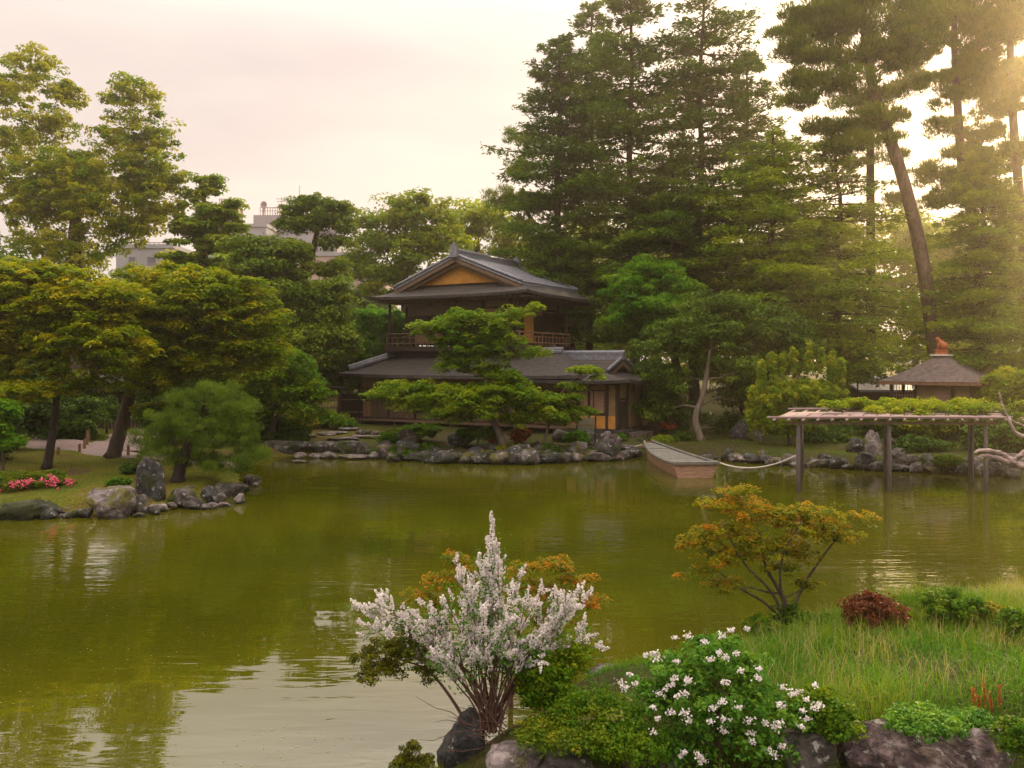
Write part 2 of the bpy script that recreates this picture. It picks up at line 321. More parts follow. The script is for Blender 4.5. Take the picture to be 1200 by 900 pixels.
t.links.new(ramp(t, wave(.12, 1, 1, 3), [(.35, (.034, .042, .0012)), (.65, (.076, .074, .002))]), df.inputs['Color'])
fr = N(t, 'ShaderNodeFresnel'); fr.inputs['IOR'].default_value = 2.7
t.links.new(b2.outputs[0], gl.inputs['Normal']); t.links.new(b2.outputs[0], fr.inputs['Normal'])
mx = N(t, 'ShaderNodeMixShader'); t.links.new(fr.outputs[0], mx.inputs[0]); t.links.new(df.outputs[0], mx.inputs[1]); t.links.new(gl.outputs[0], mx.inputs[2])
t.links.new(mx.outputs[0], o.inputs[0])

# ------------------------------------------------------------------ ground, water, path
shore = [(-90, 4), (-90, 22)] + [W(*q) for q in [(-60, 610), (0, 611), (100, 608), (165, 606), (205, 600), (250, 590), (286, 577), (298, 566), (296, 552), (300, 538), (350, 535), (435, 536), (465, 539), (520, 544), (600, 545), (660, 543), (715, 541), (745, 537), (800, 533), (850, 541), (930, 547), (1000, 551), (1060, 554), (1140, 557), (1200, 559), (1330, 560)]] \
    + [(30, 24), (22, 16)] + [W(*q) for q in [(1340, 705), (1200, 714), (1100, 720), (1000, 733), (950, 748), (880, 772), (800, 790), (740, 798), (690, 806), (640, 825), (600, 850), (560, 872), (530, 890), (505, 915)]] + [(-1.0, 6), (-2.2, 4)]
shore = np.array(shore)
def shore_dist(x, y):
    p = np.stack([np.asarray(x, float).ravel(), np.asarray(y, float).ravel()], 1)
    best = np.full(len(p), 1e9); inside = np.zeros(len(p), bool)
    A = shore; B = np.roll(shore, -1, 0)
    for a, b_ in zip(A, B):
        ab = b_ - a; tt = np.clip(((p - a) @ ab) / (ab @ ab), 0, 1)
        best = np.minimum(best, np.linalg.norm(p - (a + tt[:, None] * ab), axis=1))
        c = ((a[1] > p[:, 1]) != (b_[1] > p[:, 1]))
        with np.errstate(divide='ignore', invalid='ignore'):
            xx = (b_[0] - a[0]) * (p[:, 1] - a[1]) / (b_[1] - a[1]) + a[0]
        inside ^= c & (p[:, 0] < xx)
    return np.where(inside, -best, best)
def hgt(x, y):
    x = np.atleast_1d(np.asarray(x, float)); y = np.atleast_1d(np.asarray(y, float)); sh = x.shape
    sd = shore_dist(x, y); x = x.ravel(); y = y.ravel()
    sd = sd - np.where((y > 18) & (x > -60), .42, 0.0)               # beyond the pond the stones stand in front of the bank
    t_ = np.clip(sd / .7, 0, 1); t_ = t_ * t_ * (3 - 2 * t_)
    z = np.where(sd < 0, np.maximum(sd * 1.1, -1.2), .38 * t_ + .022 * np.minimum(sd, 60))
    und = .05 * np.sin(x * 1.3 + 1.7 * np.sin(y * .7)) + .04 * np.sin(y * 1.9 + x * .6)
    z = z + und * np.clip(sd, 0, 1)
    near = (y < 15)
    z = z + np.where(near, .16 * np.clip(sd / 1.5, 0, 1), 0)
    lip = np.clip((y - 7.55) / 1.0, 0, 1); lip = lip * lip * (3 - 2 * lip)
    z = np.where((y < 9) & (x > -1.5), -.25 + (z + .25) * lip, z)    # the bank falls away in front of the boulders
    return z.reshape(sh)
def gz(x, y): return float(hgt(x, y)[0])

def axis(lo, hi, step, far):
    a = list(np.arange(lo, hi + 1e-6, step)); s_ = step
    L_ = []; v = lo
    while v > -far: s_ *= 1.5; v -= s_; L_.append(v)
    s_ = step; R2 = []; v = hi
    while v < far: s_ *= 1.5; v += s_; R2.append(v)
    return np.array(L_[::-1] + a + R2)
gx = axis(-22, 24, .3, 2500); gy = axis(3, 46, .3, 2500)
X_, Y_ = np.meshgrid(gx, gy)
Zg = hgt(X_, Y_)
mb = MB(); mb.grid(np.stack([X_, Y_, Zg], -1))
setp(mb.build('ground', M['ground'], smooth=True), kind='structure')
mb = MB(); mb.add([(-95, 2, 0), (45, 2, 0), (45, 45, 0), (-95, 45, 0)], [(0, 1, 2, 3)])
setp(mb.build('water', M['water']), kind='structure')
# gravel path winding past the left maples
ctr = [(-40, 40), (-24, 37.5), (-19.5, 36.2), (-16.8, 34.0), (-13.8, 32.2), (-11.5, 31.6), (-9.8, 31.2)]
def catmull(pts, n=8):
    pts = [np.array(p, float) for p in pts]; pts = [2 * pts[0] - pts[1]] + pts + [2 * pts[-1] - pts[-2]]; r = []
    for i in range(1, len(pts) - 2):
        for k in range(n):
            t_ = k / n; a, b_, c, d = pts[i - 1:i + 3]
            r.append(.5 * ((2 * b_) + (-a + c) * t_ + (2 * a - 5 * b_ + 4 * c - d) * t_ ** 2 + (-a + 3 * b_ - 3 * c + d) * t_ ** 3))
    r.append(pts[-2]); return np.array(r)
def path_strip(ctr, half, name, mat, lift=.05):
    cc = catmull(ctr, 14); tn = unit(np.gradient(cc, axis=0)); nn = np.stack([-tn[:, 1], tn[:, 0]], 1)
    k = np.linspace(-1, 1, 9); wv = half * (1 + .12 * np.sin(np.arange(len(cc)) * .7))
    G = cc[:, None, :] + nn[:, None, :] * (k[None, :, None] * wv[:, None, None])
    z = hgt(G[..., 0], G[..., 1]) + lift - .10 * (abs(k) ** 6)[None, :]
    mb = MB(); mb.grid(np.concatenate([G, z[..., None]], -1)); return mb.build(name, mat, smooth=True)
setp(path_strip(ctr, 1.15, 'path', M['gravel']), kind='structure')
setp(path_strip([(-15.8, 34), (-17.2, 38), (-18.5, 44), (-21, 52)], 1.2, 'path', M['gravel'], .062), kind='structure')
setp(path_strip([(18, 41), (22, 40.2), (29, 38), (36, 39)], .8, 'path', M['gravel']), kind='structure')

# ------------------------------------------------------------------ plants
def rdir(rng, n):
    return unit(rng.normal(size=(n, 3)))
def blob(px, py, d, rx, ry, dy=0.0, rz=None):
    """ellipsoid whose outline in the photograph is rx by ry pixels at distance d (dy: metres behind d)"""
    dd = d + dy
    return (P(px, py, dd), np.array([rx / F * dd, (rz if rz else rx) / F * dd, ry / F * dd]))
def sample_puffs(rng, blobs, n, bias=.55):
    wts = np.array([(b[1][0] * b[1][1] * b[1][2]) ** .67 for b in blobs]); wts /= wts.sum()
    k = rng.choice(len(blobs), n, p=wts)
    dr = rdir(rng, n); dr[:, 2] = np.where(rng.random(n) < .35, abs(dr[:, 2]), dr[:, 2])
    r = rng.random(n) ** bias * .93
    c = np.array([b[0] for b in blobs])[k]; R = np.array([b[1] for b in blobs])[k]
    return c + dr * r[:, None] * R, k
def puff_leaves(rng, pc, n_each, pr, flat=.6, size=.12, aspect=.55, up=.5, droop=0.0, out=.6, kind='leaf', tone=0.0, tspread=.25, jit=.7):
    n = len(pc); idx = np.repeat(np.arange(n), n_each)
    prr = pr * rng.uniform(.6, 1.35, n)[idx]
    d = rdir(rng, len(idx)); d[:, 2] = np.where(rng.random(len(idx)) < .45, abs(d[:, 2]), d[:, 2])
    r = rng.uniform(.25, 1.0, len(idx)) ** .6
    off = d * (r * prr)[:, None]; off[:, 2] *= flat
    off[:, 2] -= droop * (off[:, 0] ** 2 + off[:, 1] ** 2) / np.maximum(prr, .01)
    c = pc[idx] + off
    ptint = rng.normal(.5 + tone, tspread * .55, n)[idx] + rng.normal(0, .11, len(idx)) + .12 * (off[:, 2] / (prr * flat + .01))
    rnd = rdir(rng, len(idx))
    if kind == 'leaf':
        nrm = d * out + np.array([0, 0, up]) + rnd * jit
        dd = rdir(rng, len(idx)) + d * .6 - np.array([0, 0, droop])
        L = size * rng.uniform(.5, 1.45, len(idx)) * rng.uniform(.8, 1.25, n)[idx]; V = leaves(c, nrm, dd, L, L * aspect * rng.uniform(.75, 1.25, len(idx)))
    else:                                              # needles: long thin blades pointing out and up
        dd = d * .8 + np.array([0, 0, up]) + rnd * .45
        nrm = np.cross(dd, rdir(rng, len(idx)))
        L = size * rng.uniform(.6, 1.3, len(idx)); V = leaves(c, nrm, dd, L, L * aspect, 0)
    return V, np.clip(ptint, 0, 1)

def wood(rng, trunk, trad, ends, limb_r=.35, twig_to=None, sides=7, wob=.06, low=.38):
    """trunk path with limbs reaching the clump centres; one mesh"""
    mb = MB(); tr = catmull(trunk, 6); rr = np.interp(np.linspace(0, 1, len(tr)), np.linspace(0, 1, len(trad)), trad)
    rr[0] *= 1.35; L = np.linalg.norm(tr[-1] - tr[0])
    tr[1:-1] += rng.normal(0, wob * .25 * rr[1:-1, None], (len(tr) - 2, 3)) * 2
    mb.tube(tr, rr, sides + 2)
    limbs = []; k0 = max(2, int(len(tr) * low)); cp = [tr[k0:]]; crr = [rr[k0:]]
    ends = sorted(ends, key=lambda e: np.linalg.norm(tr[k0:] - e, axis=1).min())
    for e in ends:
        A = np.concatenate(cp); Rr = np.concatenate(crr); dd = np.linalg.norm(A - e, axis=1); hd = np.linalg.norm(A[:, :2] - e[:2], axis=1)
        i = int(np.argmin(dd + 1.1 * np.maximum(0, A[:, 2] - e[2] + .18 * hd))); a = A[i]; ln = dd[i]
        k = np.linspace(0, 1, 8)[:, None]; amp = ln * .06
        mid = a * (1 - k) + e * k + np.array([0, 0, 1]) * (np.sin(k * np.pi) * ln * rng.uniform(-.05, .12)) + rng.normal(0, amp * .55, (8, 3)) * np.sin(k * np.pi)
        r0 = min(Rr[i] * .68, .012 + trad[0] * .35 * min(1, ln / (L * .55 + .1)))
        ra = np.linspace(r0, r0 * .35, 8); mb.tube(mid, ra, max(5, sides - 1), cap=False); limbs.append((mid, r0)); cp.append(mid[2:]); crr.append(ra[2:])
    if twig_to is not None and limbs:
        allp = np.concatenate([l[0][2:] for l in limbs] + [tr[len(tr) // 2:]]); allr = np.concatenate([np.full(6, l[1] * .7) for l in limbs] + [rr[len(tr) // 2:]])
        for e in twig_to:
            dd = np.linalg.norm(allp - e, axis=1) + 1.2 * np.maximum(0, allp[:, 2] - e[2]); i = int(np.argmin(dd)); a = allp[i]
            ln = np.linalg.norm(e - a); k = np.linspace(0, 1, 4)[:, None]
            q = a * (1 - k) + e * k + rng.normal(0, ln * .04, (4, 3)) * np.sin(k * np.pi)
            r0 = min(allr[i] * .45, .012 + ln * .013); mb.tube(q, np.linspace(r0, r0 * .35, 4), 4, cap=False)
    return mb

def tree(name, label, cat, group, seed, trunk, trad, blobs, mat, bark='bark', n_puff=120, n_each=120, pr=.6, flat=.6, size=.14,
         aspect=.55, up=.5, droop=0.0, kind='leaf', tone=0.0, bias=.55, twigs=60, limbs=True, part='crown', extra=None, tspread=.32, out=.6, stem_name='trunk', low=.38, stems2=()):
    rng = np.random.default_rng(seed)
    T = thing(name, trunk[0], label, cat, group)
    pc, k = sample_puffs(rng, blobs, n_puff, bias)
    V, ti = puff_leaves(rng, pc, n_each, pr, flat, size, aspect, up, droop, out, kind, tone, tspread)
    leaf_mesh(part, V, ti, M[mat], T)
    ends = []
    for i, b_ in enumerate(blobs):
        ends.append(b_[0])
        for _ in range(3):
            q = b_[0] + rdir(rng, 1)[0] * b_[1] * .6; ends.append(q)
    mbw = wood(rng, trunk, trad, ends if limbs else [], twig_to=pc[rng.permutation(n_puff)[:twigs]] if limbs else None, low=low)
    for q in stems2: mbw.tube(catmull(q[0], 5), np.linspace(q[1], q[1] * .3, len(catmull(q[0], 5))), 6)
    mbw.build(stem_name, M[bark], T, smooth=True)
    return T

def conifer(name, label, seed, px, by, d, prof, mat='fir', trunk_r=.4, n_br=130, lean=0.0, droop=.12, tip=.25, per=150, size=.26, aspect=.34, top_py=None, group='tall conifers behind the house', cat='conifer', bark='bark', gap=.12, tone=0.0, thick=.10):
    """prof: rows (py, left half width px, right half width px) from top to bottom"""
    rng = np.random.default_rng(seed)
    base = P(px, by, d); base[2] = gz(base[0], base[1]) if by is None else base[2]
    top = P(px + lean, prof[0][0], d); T = thing(name, (base[0], base[1], gz(base[0], base[1])), label, cat, group)
    base[2] = gz(base[0], base[1]) - .1
    n = 14; k = np.linspace(0, 1, n)[:, None]; tr = base * (1 - k) + top * k
    tr[1:-1, 0] += rng.normal(0, .10, n - 2); mb = MB(); mb.tube(tr, np.linspace(trunk_r, .05, n), 9)
    py = np.array([p_[0] for p_ in prof], float); zl = CH + (HY - py) / F * d
    lw = np.array([p_[1] for p_ in prof]) / F * d; rw = np.array([p_[2] for p_ in prof]) / F * d
    Vs = []; Ts = []
    zs = np.sort(rng.uniform(zl[-1], zl[0], n_br)); az = np.arange(n_br) * 2.39996 + rng.normal(0, .35, n_br)
    for z, a in zip(zs, az):
        if rng.random() < gap: continue
        l_ = np.interp(z, zl[::-1], lw[::-1]); r_ = np.interp(z, zl[::-1], rw[::-1]); ca = math.cos(a)
        wl = (r_ if ca > 0 else l_) * abs(ca) + (1 - abs(ca)) * .5 * (l_ + r_)
        L = wl * rng.uniform(.42, 1.18) + .3
        i = np.clip((z - base[2]) / (top[2] - base[2]), 0, 1) * (n - 1); i0 = int(min(i, n - 2)); c0 = tr[i0] + (tr[i0 + 1] - tr[i0]) * (i - i0)
        hd = np.array([ca, math.sin(a), 0.0]); sd_ = np.array([-hd[1], hd[0], 0.0])
        s_ = np.linspace(0, 1, 6); e = rng.uniform(-.05, .16)
        zz = L * (e * s_ - droop * s_ ** 2 * 1.5 + tip * .6 * np.maximum(0, s_ - .55) ** 2)
        pts = c0 + hd * (s_ * L)[:, None]; pts[:, 2] += zz
        mb.tube(pts, np.linspace(.018 + L * .014, .01, 6), 5, cap=False)
        m_ = int(per * (L * .5 + .5)); s2 = rng.uniform(.12, 1.02, m_) ** .8
        wmax = .30 * L * np.sin(np.clip(s2 * 1.0, 0, 1) * np.pi * .82 + .25) + .12
        v = rng.uniform(-1, 1, m_)
        # sprays gathered into branchlets, so gaps show between them
        nb = max(3, int(L * 2.2)); s2 = (np.floor(s2 * nb) + .5 + rng.normal(0, .20, m_)) / nb
        z2 = L * (e * s2 - droop * s2 ** 2 * 1.5 + tip * .6 * np.maximum(0, s2 - .55) ** 2)
        c = c0 + hd * ((s2 + .10 * abs(v)) * L)[:, None] + sd_ * (v * wmax)[:, None]
        c[:, 2] += z2 - abs(v) * wmax * .18 + rng.normal(0, thick, m_)
        dd = hd * .7 + sd_ * np.sign(v)[:, None] * .7 + np.array([0, 0, .25]) + rng.normal(0, .3, (m_, 3))
        nn = np.array([0, 0, 1.0]) + rng.normal(0, .5, (m_, 3))
        Ls = size * rng.uniform(.6, 1.35, m_)
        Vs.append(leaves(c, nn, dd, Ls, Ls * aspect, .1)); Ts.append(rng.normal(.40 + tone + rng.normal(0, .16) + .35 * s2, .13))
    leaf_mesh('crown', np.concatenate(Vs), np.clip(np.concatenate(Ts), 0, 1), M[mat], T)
    mb.build('trunk', M[bark], T, smooth=True)
    return T

# ------------------------------------------------------------------ the two-storey tea house
KH = 1.14
def H(u, s, z):
    x = .67 - .866 * u + .5 * s; y = 37 + .5 * u + .866 * s
    return np.array([x * KH, y * KH, CH + (z - CH) * KH])
HG = lambda u, s: (gz(*H(u, s, 0)[:2]) - CH) / KH + CH     # ground height in house units
def hbox(mb, u0, u1, s0, s1, z0, z1): mb.box(u0, u1, s0, s1, z0, z1, H)
def tiled(mb, a0, a1, b1, b0, rows, cols, amp=.05, step=.035, th=.10, q=5):
    """corrugated tile surface between eave edge a0-a1 and ridge edge b0-b1 (world points)"""
    a0, a1, b0, b1 = [np.array(v, float) for v in (a0, a1, b0, b1)]
    nrm = unit(np.cross(a1 - a0, b0 - a0)); nrm = nrm if nrm[2] > 0 else -nrm
    nu = cols * q
    ph = np.arange(nu + 1) / q
    prof = np.abs(np.sin(ph * np.pi)) * amp
    G = []
    for r in range(rows):
        for e_, off in ((0.0, step), (.98, 0.0)):
            t_ = (r + e_) / rows; L_ = a0 + (b0 - a0) * t_; R2 = a1 + (b1 - a1) * t_
            k = np.linspace(0, 1, nu + 1)[:, None]
            G.append(L_ * (1 - k) + R2 * k + nrm * (prof + off)[:, None])
    mb.grid(np.array(G))
    mb.slab([a0 - nrm * .0, a1, b1, b0], th)
def irimoya(parent, f, w, b0, b1, g0, g1, wm, zE, zM, zR, over, tile_rows, tile_cols, wall_mat, top_mat='tile', amp=.05, orn=True, ends=(True, True)):
    """hip-and-gable roof; f(a,b,z) -> world, ridge runs along b"""
    # lower skirt of bark shingles with a thick edge
    mb = MB(); th = .16
    out_ = [(-w, b0), (w, b0), (w, b1), (-w, b1)]; inn = [(-wm, g0), (wm, g0), (wm, g1), (-wm, g1)]
    for i in range(4):
        j = (i + 1) % 4; A, B, Cc, D = f(*out_[i], zE), f(*out_[j], zE), f(*inn[j], zM), f(*inn[i], zM)
        k = np.linspace(0, 1, 13)[:, None]; G = []
        for r in np.linspace(0, 1, 7):
            row = (A * (1 - r) + D * r) * (1 - k) + (B * (1 - r) + Cc * r) * k
            row[:, 2] += -.10 * np.sin(r * np.pi) * 1.0 + (1 - r) * .10 * (np.abs(2 * k[:, 0] - 1) ** 4)
            G.append(row)
        mb.grid(np.array(G))
        low = [g.copy() for g in G]
        for g in low: g[:, 2] -= th
        mb.grid(np.array(low)[:, ::-1]); mb.grid(np.array([G[0], low[0]]))
        for q in range(3):                                   # shingle courses showing at the edge
            sA = np.array([G[0], G[0]]); sA[0][:, 2] -= .03 + .045 * q; sA[1][:, 2] -= .055 + .045 * q
            cen = f(0, (b0 + b1) / 2, zE); o_ = unit((A + B) / 2 - cen) * (.02 + .0 * q); o_[2] = 0; mb.grid(sA + o_)
    sk = mb.build('eave_roof', M['shingle'], parent, smooth=False)
    mb = MB()
    for sg in (-1, 1):
        a0 = f(sg * (wm + .12), g0 - over, zM); a1 = f(sg * (wm + .12), g1 + over, zM); c0 = f(0, g0 - over, zR); c1 = f(0, g1 + over, zR)
        tiled(mb, a0, a1, c1, c0, tile_rows, tile_cols, amp, .035 if orn else .02)
    rf = mb.build('tiled_roof' if orn else 'gable_roof', M[top_mat], parent)
    # ridge with courses, round cap and end ornaments
    mb = MB(); rw = .14
    for i, (hw, z0, z1) in enumerate(((.17, -.06, .10), (.13, .103, .2), (.15, .203, .24))):
        mb.box(-hw, hw, g0 - over - .02, g1 + over + .02, zR + z0, zR + z1, f)
    mb.tube([f(0, g0 - over - .06, zR + .27), f(0, g1 + over + .06, zR + .27)], .095 * KH, 10)
    mb.build('ridge', M['tile'], rf)
    for e_, b in enumerate((g0 - over - .05, g1 + over + .05) if orn else ()):
        mb = MB(); mb.box(-.20, .20, b - .10, b + .10, zR - .08, zR + .38, f); mb.box(-.13, .13, b - .08, b + .08, zR + .383, zR + .52, f)
        mb.tube([f(0, b, zR + .46), f(0, b, zR + .54), f(0, b, zR + .64)], [.08, .06, .02], 7)
        mb.tube([f(-.1, b, zR + .36), f(-.24, b, zR + .5)], [.05, .02], 6); mb.tube([f(.1, b, zR + .36), f(.24, b, zR + .5)], [.05, .02], 6)
        mb.build('ridge_ornament', M['tile'], rf)
    # gable walls, bargeboards and the verge tiles
    for (on, b, dr) in ((ends[0], g0, -1), (ends[1], g1, 1)):
        if not on: continue
        k_ = .80; zt = zM + (zR - zM) * .90; mbw = MB(); bb = b + .02 * dr * -1
        tri = [(-wm * .66, zM + .12), (wm * .66, zM + .12), (0, zt - (zR - zM) * .10)]
        mbw.add([f(a, bb, z) for a, z in tri] + [f(a, bb - dr * .08, z) for a, z in tri], [(0, 1, 2), (5, 4, 3), (0, 3, 4, 1), (1, 4, 5, 2), (2, 5, 3, 0)])
        mbw.build('gable_wall', M[wall_mat], parent)
        mbd = MB(); tri = [(-wm * 1.0, zM - .02), (wm * 1.0, zM - .02), (0, zR - .12)]; bb = b - dr * .10
        mbd.add([f(a, bb, z) for a, z in tri] + [f(a, bb - dr * .06, z) for a, z in tri], [(0, 1, 2), (5, 4, 3), (0, 3, 4, 1), (1, 4, 5, 2), (2, 5, 3, 0)])
        mbd.build('gable_backing', M['wood_dark'], parent)
        for sg in (-1, 1):
            mbb = MB(); e0 = b + dr * (over - .02)
            for kk, (h0, h1, bo) in enumerate(((-.30, -.12, 0.0), (-.46, -.32, -.16))):
                A = [(sg * (wm + .08), zM), (0, zR)]
                pts = []
                for a, z in A:
                    for hh in (h0, h1):
                        for o2 in (0, .07): pts.append(f(a, e0 + dr * (bo - o2), z + hh))
                mbb.hexa([pts[0], pts[1], pts[5], pts[4], pts[2], pts[3], pts[7], pts[6]])
            mbb.build('bargeboard', M['wood'], parent)
            mbv = MB(); nst = 9; k = np.linspace(0, 1, nst)
            mbv.tube([f(sg * (wm + .14) * (1 - t_), e0 + dr * -.02, zM + .08 + (zR - zM) * t_) for t_ in k], .085, 8)
            mbv.build('verge_tiles', M['tile'], rf, smooth=True)
    return sk, rf

TH = thing('tea_house', H(4, 3, HG(4, 3)), 'two-storey dark timber tea house with tiled gable roof and railed balcony beyond the pond', 'building')
# upper roof: a across the front, ridge runs away from the pond
cu, hw = 4.4, 4.4
irimoya(TH, lambda a, b, z: H(cu + a, b, z), hw, 0.0, 7.6, 1.35, 6.3, 3.45, 7.12, 7.62, 9.02, .45, 11, 26, 'plaster')
# upper body
mb = MB(); hbox(mb, 1.8, 7.75, 1.7, 6.4, 4.9, 7.25); UW = mb.build('wall', M['plaster_dull'], TH)
mb = MB()
for u in (1.8, 3.3, 4.8, 6.3, 7.75): hbox(mb, u - .07, u + .07, 1.62, 1.70, 4.9, 7.2)
for s in (3.2, 4.8, 6.4): hbox(mb, 1.72, 1.80, s - .07, s + .07, 4.9, 7.2)
hbox(mb, 1.8, 7.7, 1.64, 1.70, 6.52, 6.62); hbox(mb, 1.8, 7.7, 1.64, 1.70, 6.98, 7.2); hbox(mb, 1.73, 1.8, 1.8, 6.4, 6.52, 6.62)
hbox(mb, 1.65, 7.9, 1.55, 6.5, 7.22, 7.38)
mb.build('post_frame', M['wood_dark'], TH)
def hpart(name, mat, u0, u1, s0, s1, z0, z1, parent=TH, label=None):
    m_ = MB(); hbox(m_, u0, u1, s0, s1, z0, z1); o = m_.build(name, M[mat], parent)
    if label: o['label'] = label
    return o
hpart('reed_blind', 'blind', 4.9, 7.6, 1.52, 1.58, 6.28, 6.80)
hpart('reed_blind', 'blind', 3.4, 4.75, 1.52, 1.58, 6.38, 6.85)
for (u0, u1) in ((6.4, 7.65), (4.9, 6.2), (3.4, 4.7)):
    sh = hpart('sliding_shutter', 'wood_dark', u0, u1, 1.60, 1.67, 4.95, 6.45)
hpart('shutter_panel', 'wood_warm', 5.6, 7.2, 1.585, 1.598, 5.0, 5.9)
hpart('awning_board', 'board_pink', 1.55, 1.62, 2.3, 4.3, 6.28, 6.66)
hpart('sliding_screen', 'plaster', 1.62, 1.70, 2.7, 3.55, 4.95, 6.5, label='orange lit screen panel')
for (s0, s1) in ((1.8, 2.6), (3.7, 4.7), (4.9, 6.3)): hpart('sliding_shutter', 'wood_dark', 1.66, 1.74, s0, s1, 4.95, 6.45)
hpart('post', 'wood', .98, 1.08, 5.78, 5.88, 4.2, 7.15); hpart('post', 'wood_dark', .98, 1.08, .92, 1.02, 4.2, 7.13)
hpart('post', 'wood_dark', 8.22, 8.32, .92, 1.02, 4.2, 7.13)
# rafters under the upper eaves
mb = MB()
for u in np.arange(.35, 8.7, .28): hbox(mb, u - .025, u + .025, .12, 1.7, 6.9, 6.96)
for s in np.arange(.3, 7.4, .28): hbox(mb, .12, 1.8, s - .025, s + .025, 6.9, 6.96); hbox(mb, 7.75, 8.68, s - .025, s + .025, 6.9, 6.96)
mb.build('rafters', M['wood'], TH)
# balcony
hpart('balcony_floor', 'wood_dark', .85, 8.45, .8, 6.6, 4.55, 4.78)
hpart('balcony_skirt', 'wood_dark', 1.2, 8.1, 1.15, 6.4, 4.15, 4.548)
def railing(u0, s0, u1, s1, mat):
    mb = MB(); n = int(max(abs(u1 - u0), abs(s1 - s0)) / .34)
    for z, r in ((5.40, .035), (5.22, .02), (4.93, .028)): mb.tube([H(u0, s0, z), H(u1, s1, z)], r * 1.2, 7)
    for i in range(n + 1):
        t_ = i / n; u = u0 + (u1 - u0) * t_; s = s0 + (s1 - s0) * t_; zt = 5.38 if i % 3 == 0 else 5.22
        hbox(mb, u - .02, u + .02, s - .02, s + .02, 4.78, zt)
    return mb.build('balcony_railing', M[mat], TH)
railing(.92, .86, 8.38, .86, 'wood'); railing(.92, .95, .92, 6.0, 'wood_warm'); railing(8.38, .95, 8.38, 6.0, 'wood')  # right-hand railing takes a lighter timber: sunlight put into its colour
# lower roof: hip round the whole ground floor
def hip(parent, rects, zE, zT, name='lower_roof', th=.17, mat='shingle', top=True, sag=.12):
    (u0, u1, s0, s1), (v0, v1, t0, t1) = rects; mb = MB()
    o_ = [(u0, s0), (u1, s0), (u1, s1), (u0, s1)]; i_ = [(v0, t0), (v1, t0), (v1, t1), (v0, t1)]
    for i in range(4):
        j = (i + 1) % 4; k = np.linspace(0, 1, 17)[:, None]; G = []
        A, B, Cc, D = H(*o_[i], zE), H(*o_[j], zE), H(*i_[j], zT), H(*i_[i], zT)
        for r in np.linspace(0, 1, 8):
            row = (A * (1 - r) + D * r) * (1 - k) + (B * (1 - r) + Cc * r) * k
            row[:, 2] += -sag * np.sin(r * np.pi) + (1 - r) * .08 * np.abs(2 * k[:, 0] - 1) ** 4
            G.append(row)
        mb.grid(np.array(G)); low = [g.copy() for g in G]
        for g in low: g[:, 2] -= th
        mb.grid(np.array(low)[:, ::-1]); mb.grid(np.array([G[0], low[0]]))
    if top: mb.add([H(v0, t0, zT), H(v1, t0, zT), H(v1, t1, zT), H(v0, t1, zT)], [(0, 1, 2, 3)])
    return mb.build(name, M[mat], parent)
LR = hip(TH, ((-2.7, 10.2, -.6, 8.2), (-.9, 8.1, 1.5, 6.2)), 3.43, 4.42)
mb = MB(); k = np.linspace(.12, .92, 8)
for t_ in k: pass
def ridge_tiles(parent, a, b, r=.12, n=2):
    mb = MB(); a = np.array(a, float); b = np.array(b, float); up = np.array((0, 0, 1.0))
    mb.tube([a + up * .02, b + up * .02], r * 1.35, 8); mb.tube([a + up * r * 1.5, b + up * r * 1.5], r * .95, 9)
    L = np.linalg.norm(b - a)
    for i in range(int(L / .32) + 1):
        c = a + (b - a) * min(1, i * .32 / L); d = unit(b - a) * .04; mb.tube([c + up * r * 1.5 - d, c + up * r * 1.5 + d], r * 1.12, 9)
    mb.build('ridge_tiles', M['tile'], parent, smooth=False)
def onhip(t_, A, B): return np.array(A) * (1 - t_) + np.array(B) * t_
ridge_tiles(LR, onhip(.18, H(10.2, -.6, 3.50), H(8.1, 1.5, 4.46)), onhip(.95, H(10.2, -.6, 3.50), H(8.1, 1.5, 4.46)), .10)
ridge_tiles(LR, H(1.3, 1.5, 4.47), H(-.95, 1.5, 4.47), .10)
# ground-floor walls
hpart('wall', 'wood_dark', -2.3, 9.75, .7, 7.6, 1.25, 3.5)
hpart('wall_band', 'plaster_dull', -2.2, 9.7, .62, .698, 2.75, 3.3)
for (u0, u1) in ((8.1, 9.6), (6.5, 8.0), (4.9, 6.4), (3.3, 4.8), (1.7, 3.2), (.1, 1.6), (-1.4, 0)):
    sh = MB()
    for q in range(5): hbox(sh, u0 + (u1 - u0) * q / 5 + .01, u0 + (u1 - u0) * (q + 1) / 5 - .01, .575 + .008 * (q % 2), .617, 1.32, 2.72)
    sh.build('rain_shutter', M['wood'], TH)
hpart('shutter_box', 'wood_warm', 9.05, 9.7, .40, .57, 1.35, 2.1)
hpart('veranda', 'wood', -2.2, 9.8, .10, .62, 1.18, 1.28)
for u in (9.5, 7.4, 5.2, 3.0, .8, -1.2):
    g = HG(u, .3); hpart('floor_post', 'post', u - .07, u + .07, .22, .36, g - .1, 1.178)
hpart('under_floor', 'wood_dark', -2.1, 9.5, 1.2, 7.2, .2, 1.248)
mb = MB(); lp = [H(9.95, -.2, 3.34), H(9.85, -.15, 3.1), H(9.55, .2, 2.95), H(9.55, .2, 1.2)]; mb.tube(lp, .045, 7); mb.build('rain_pipe', M['wood_dark'], TH)
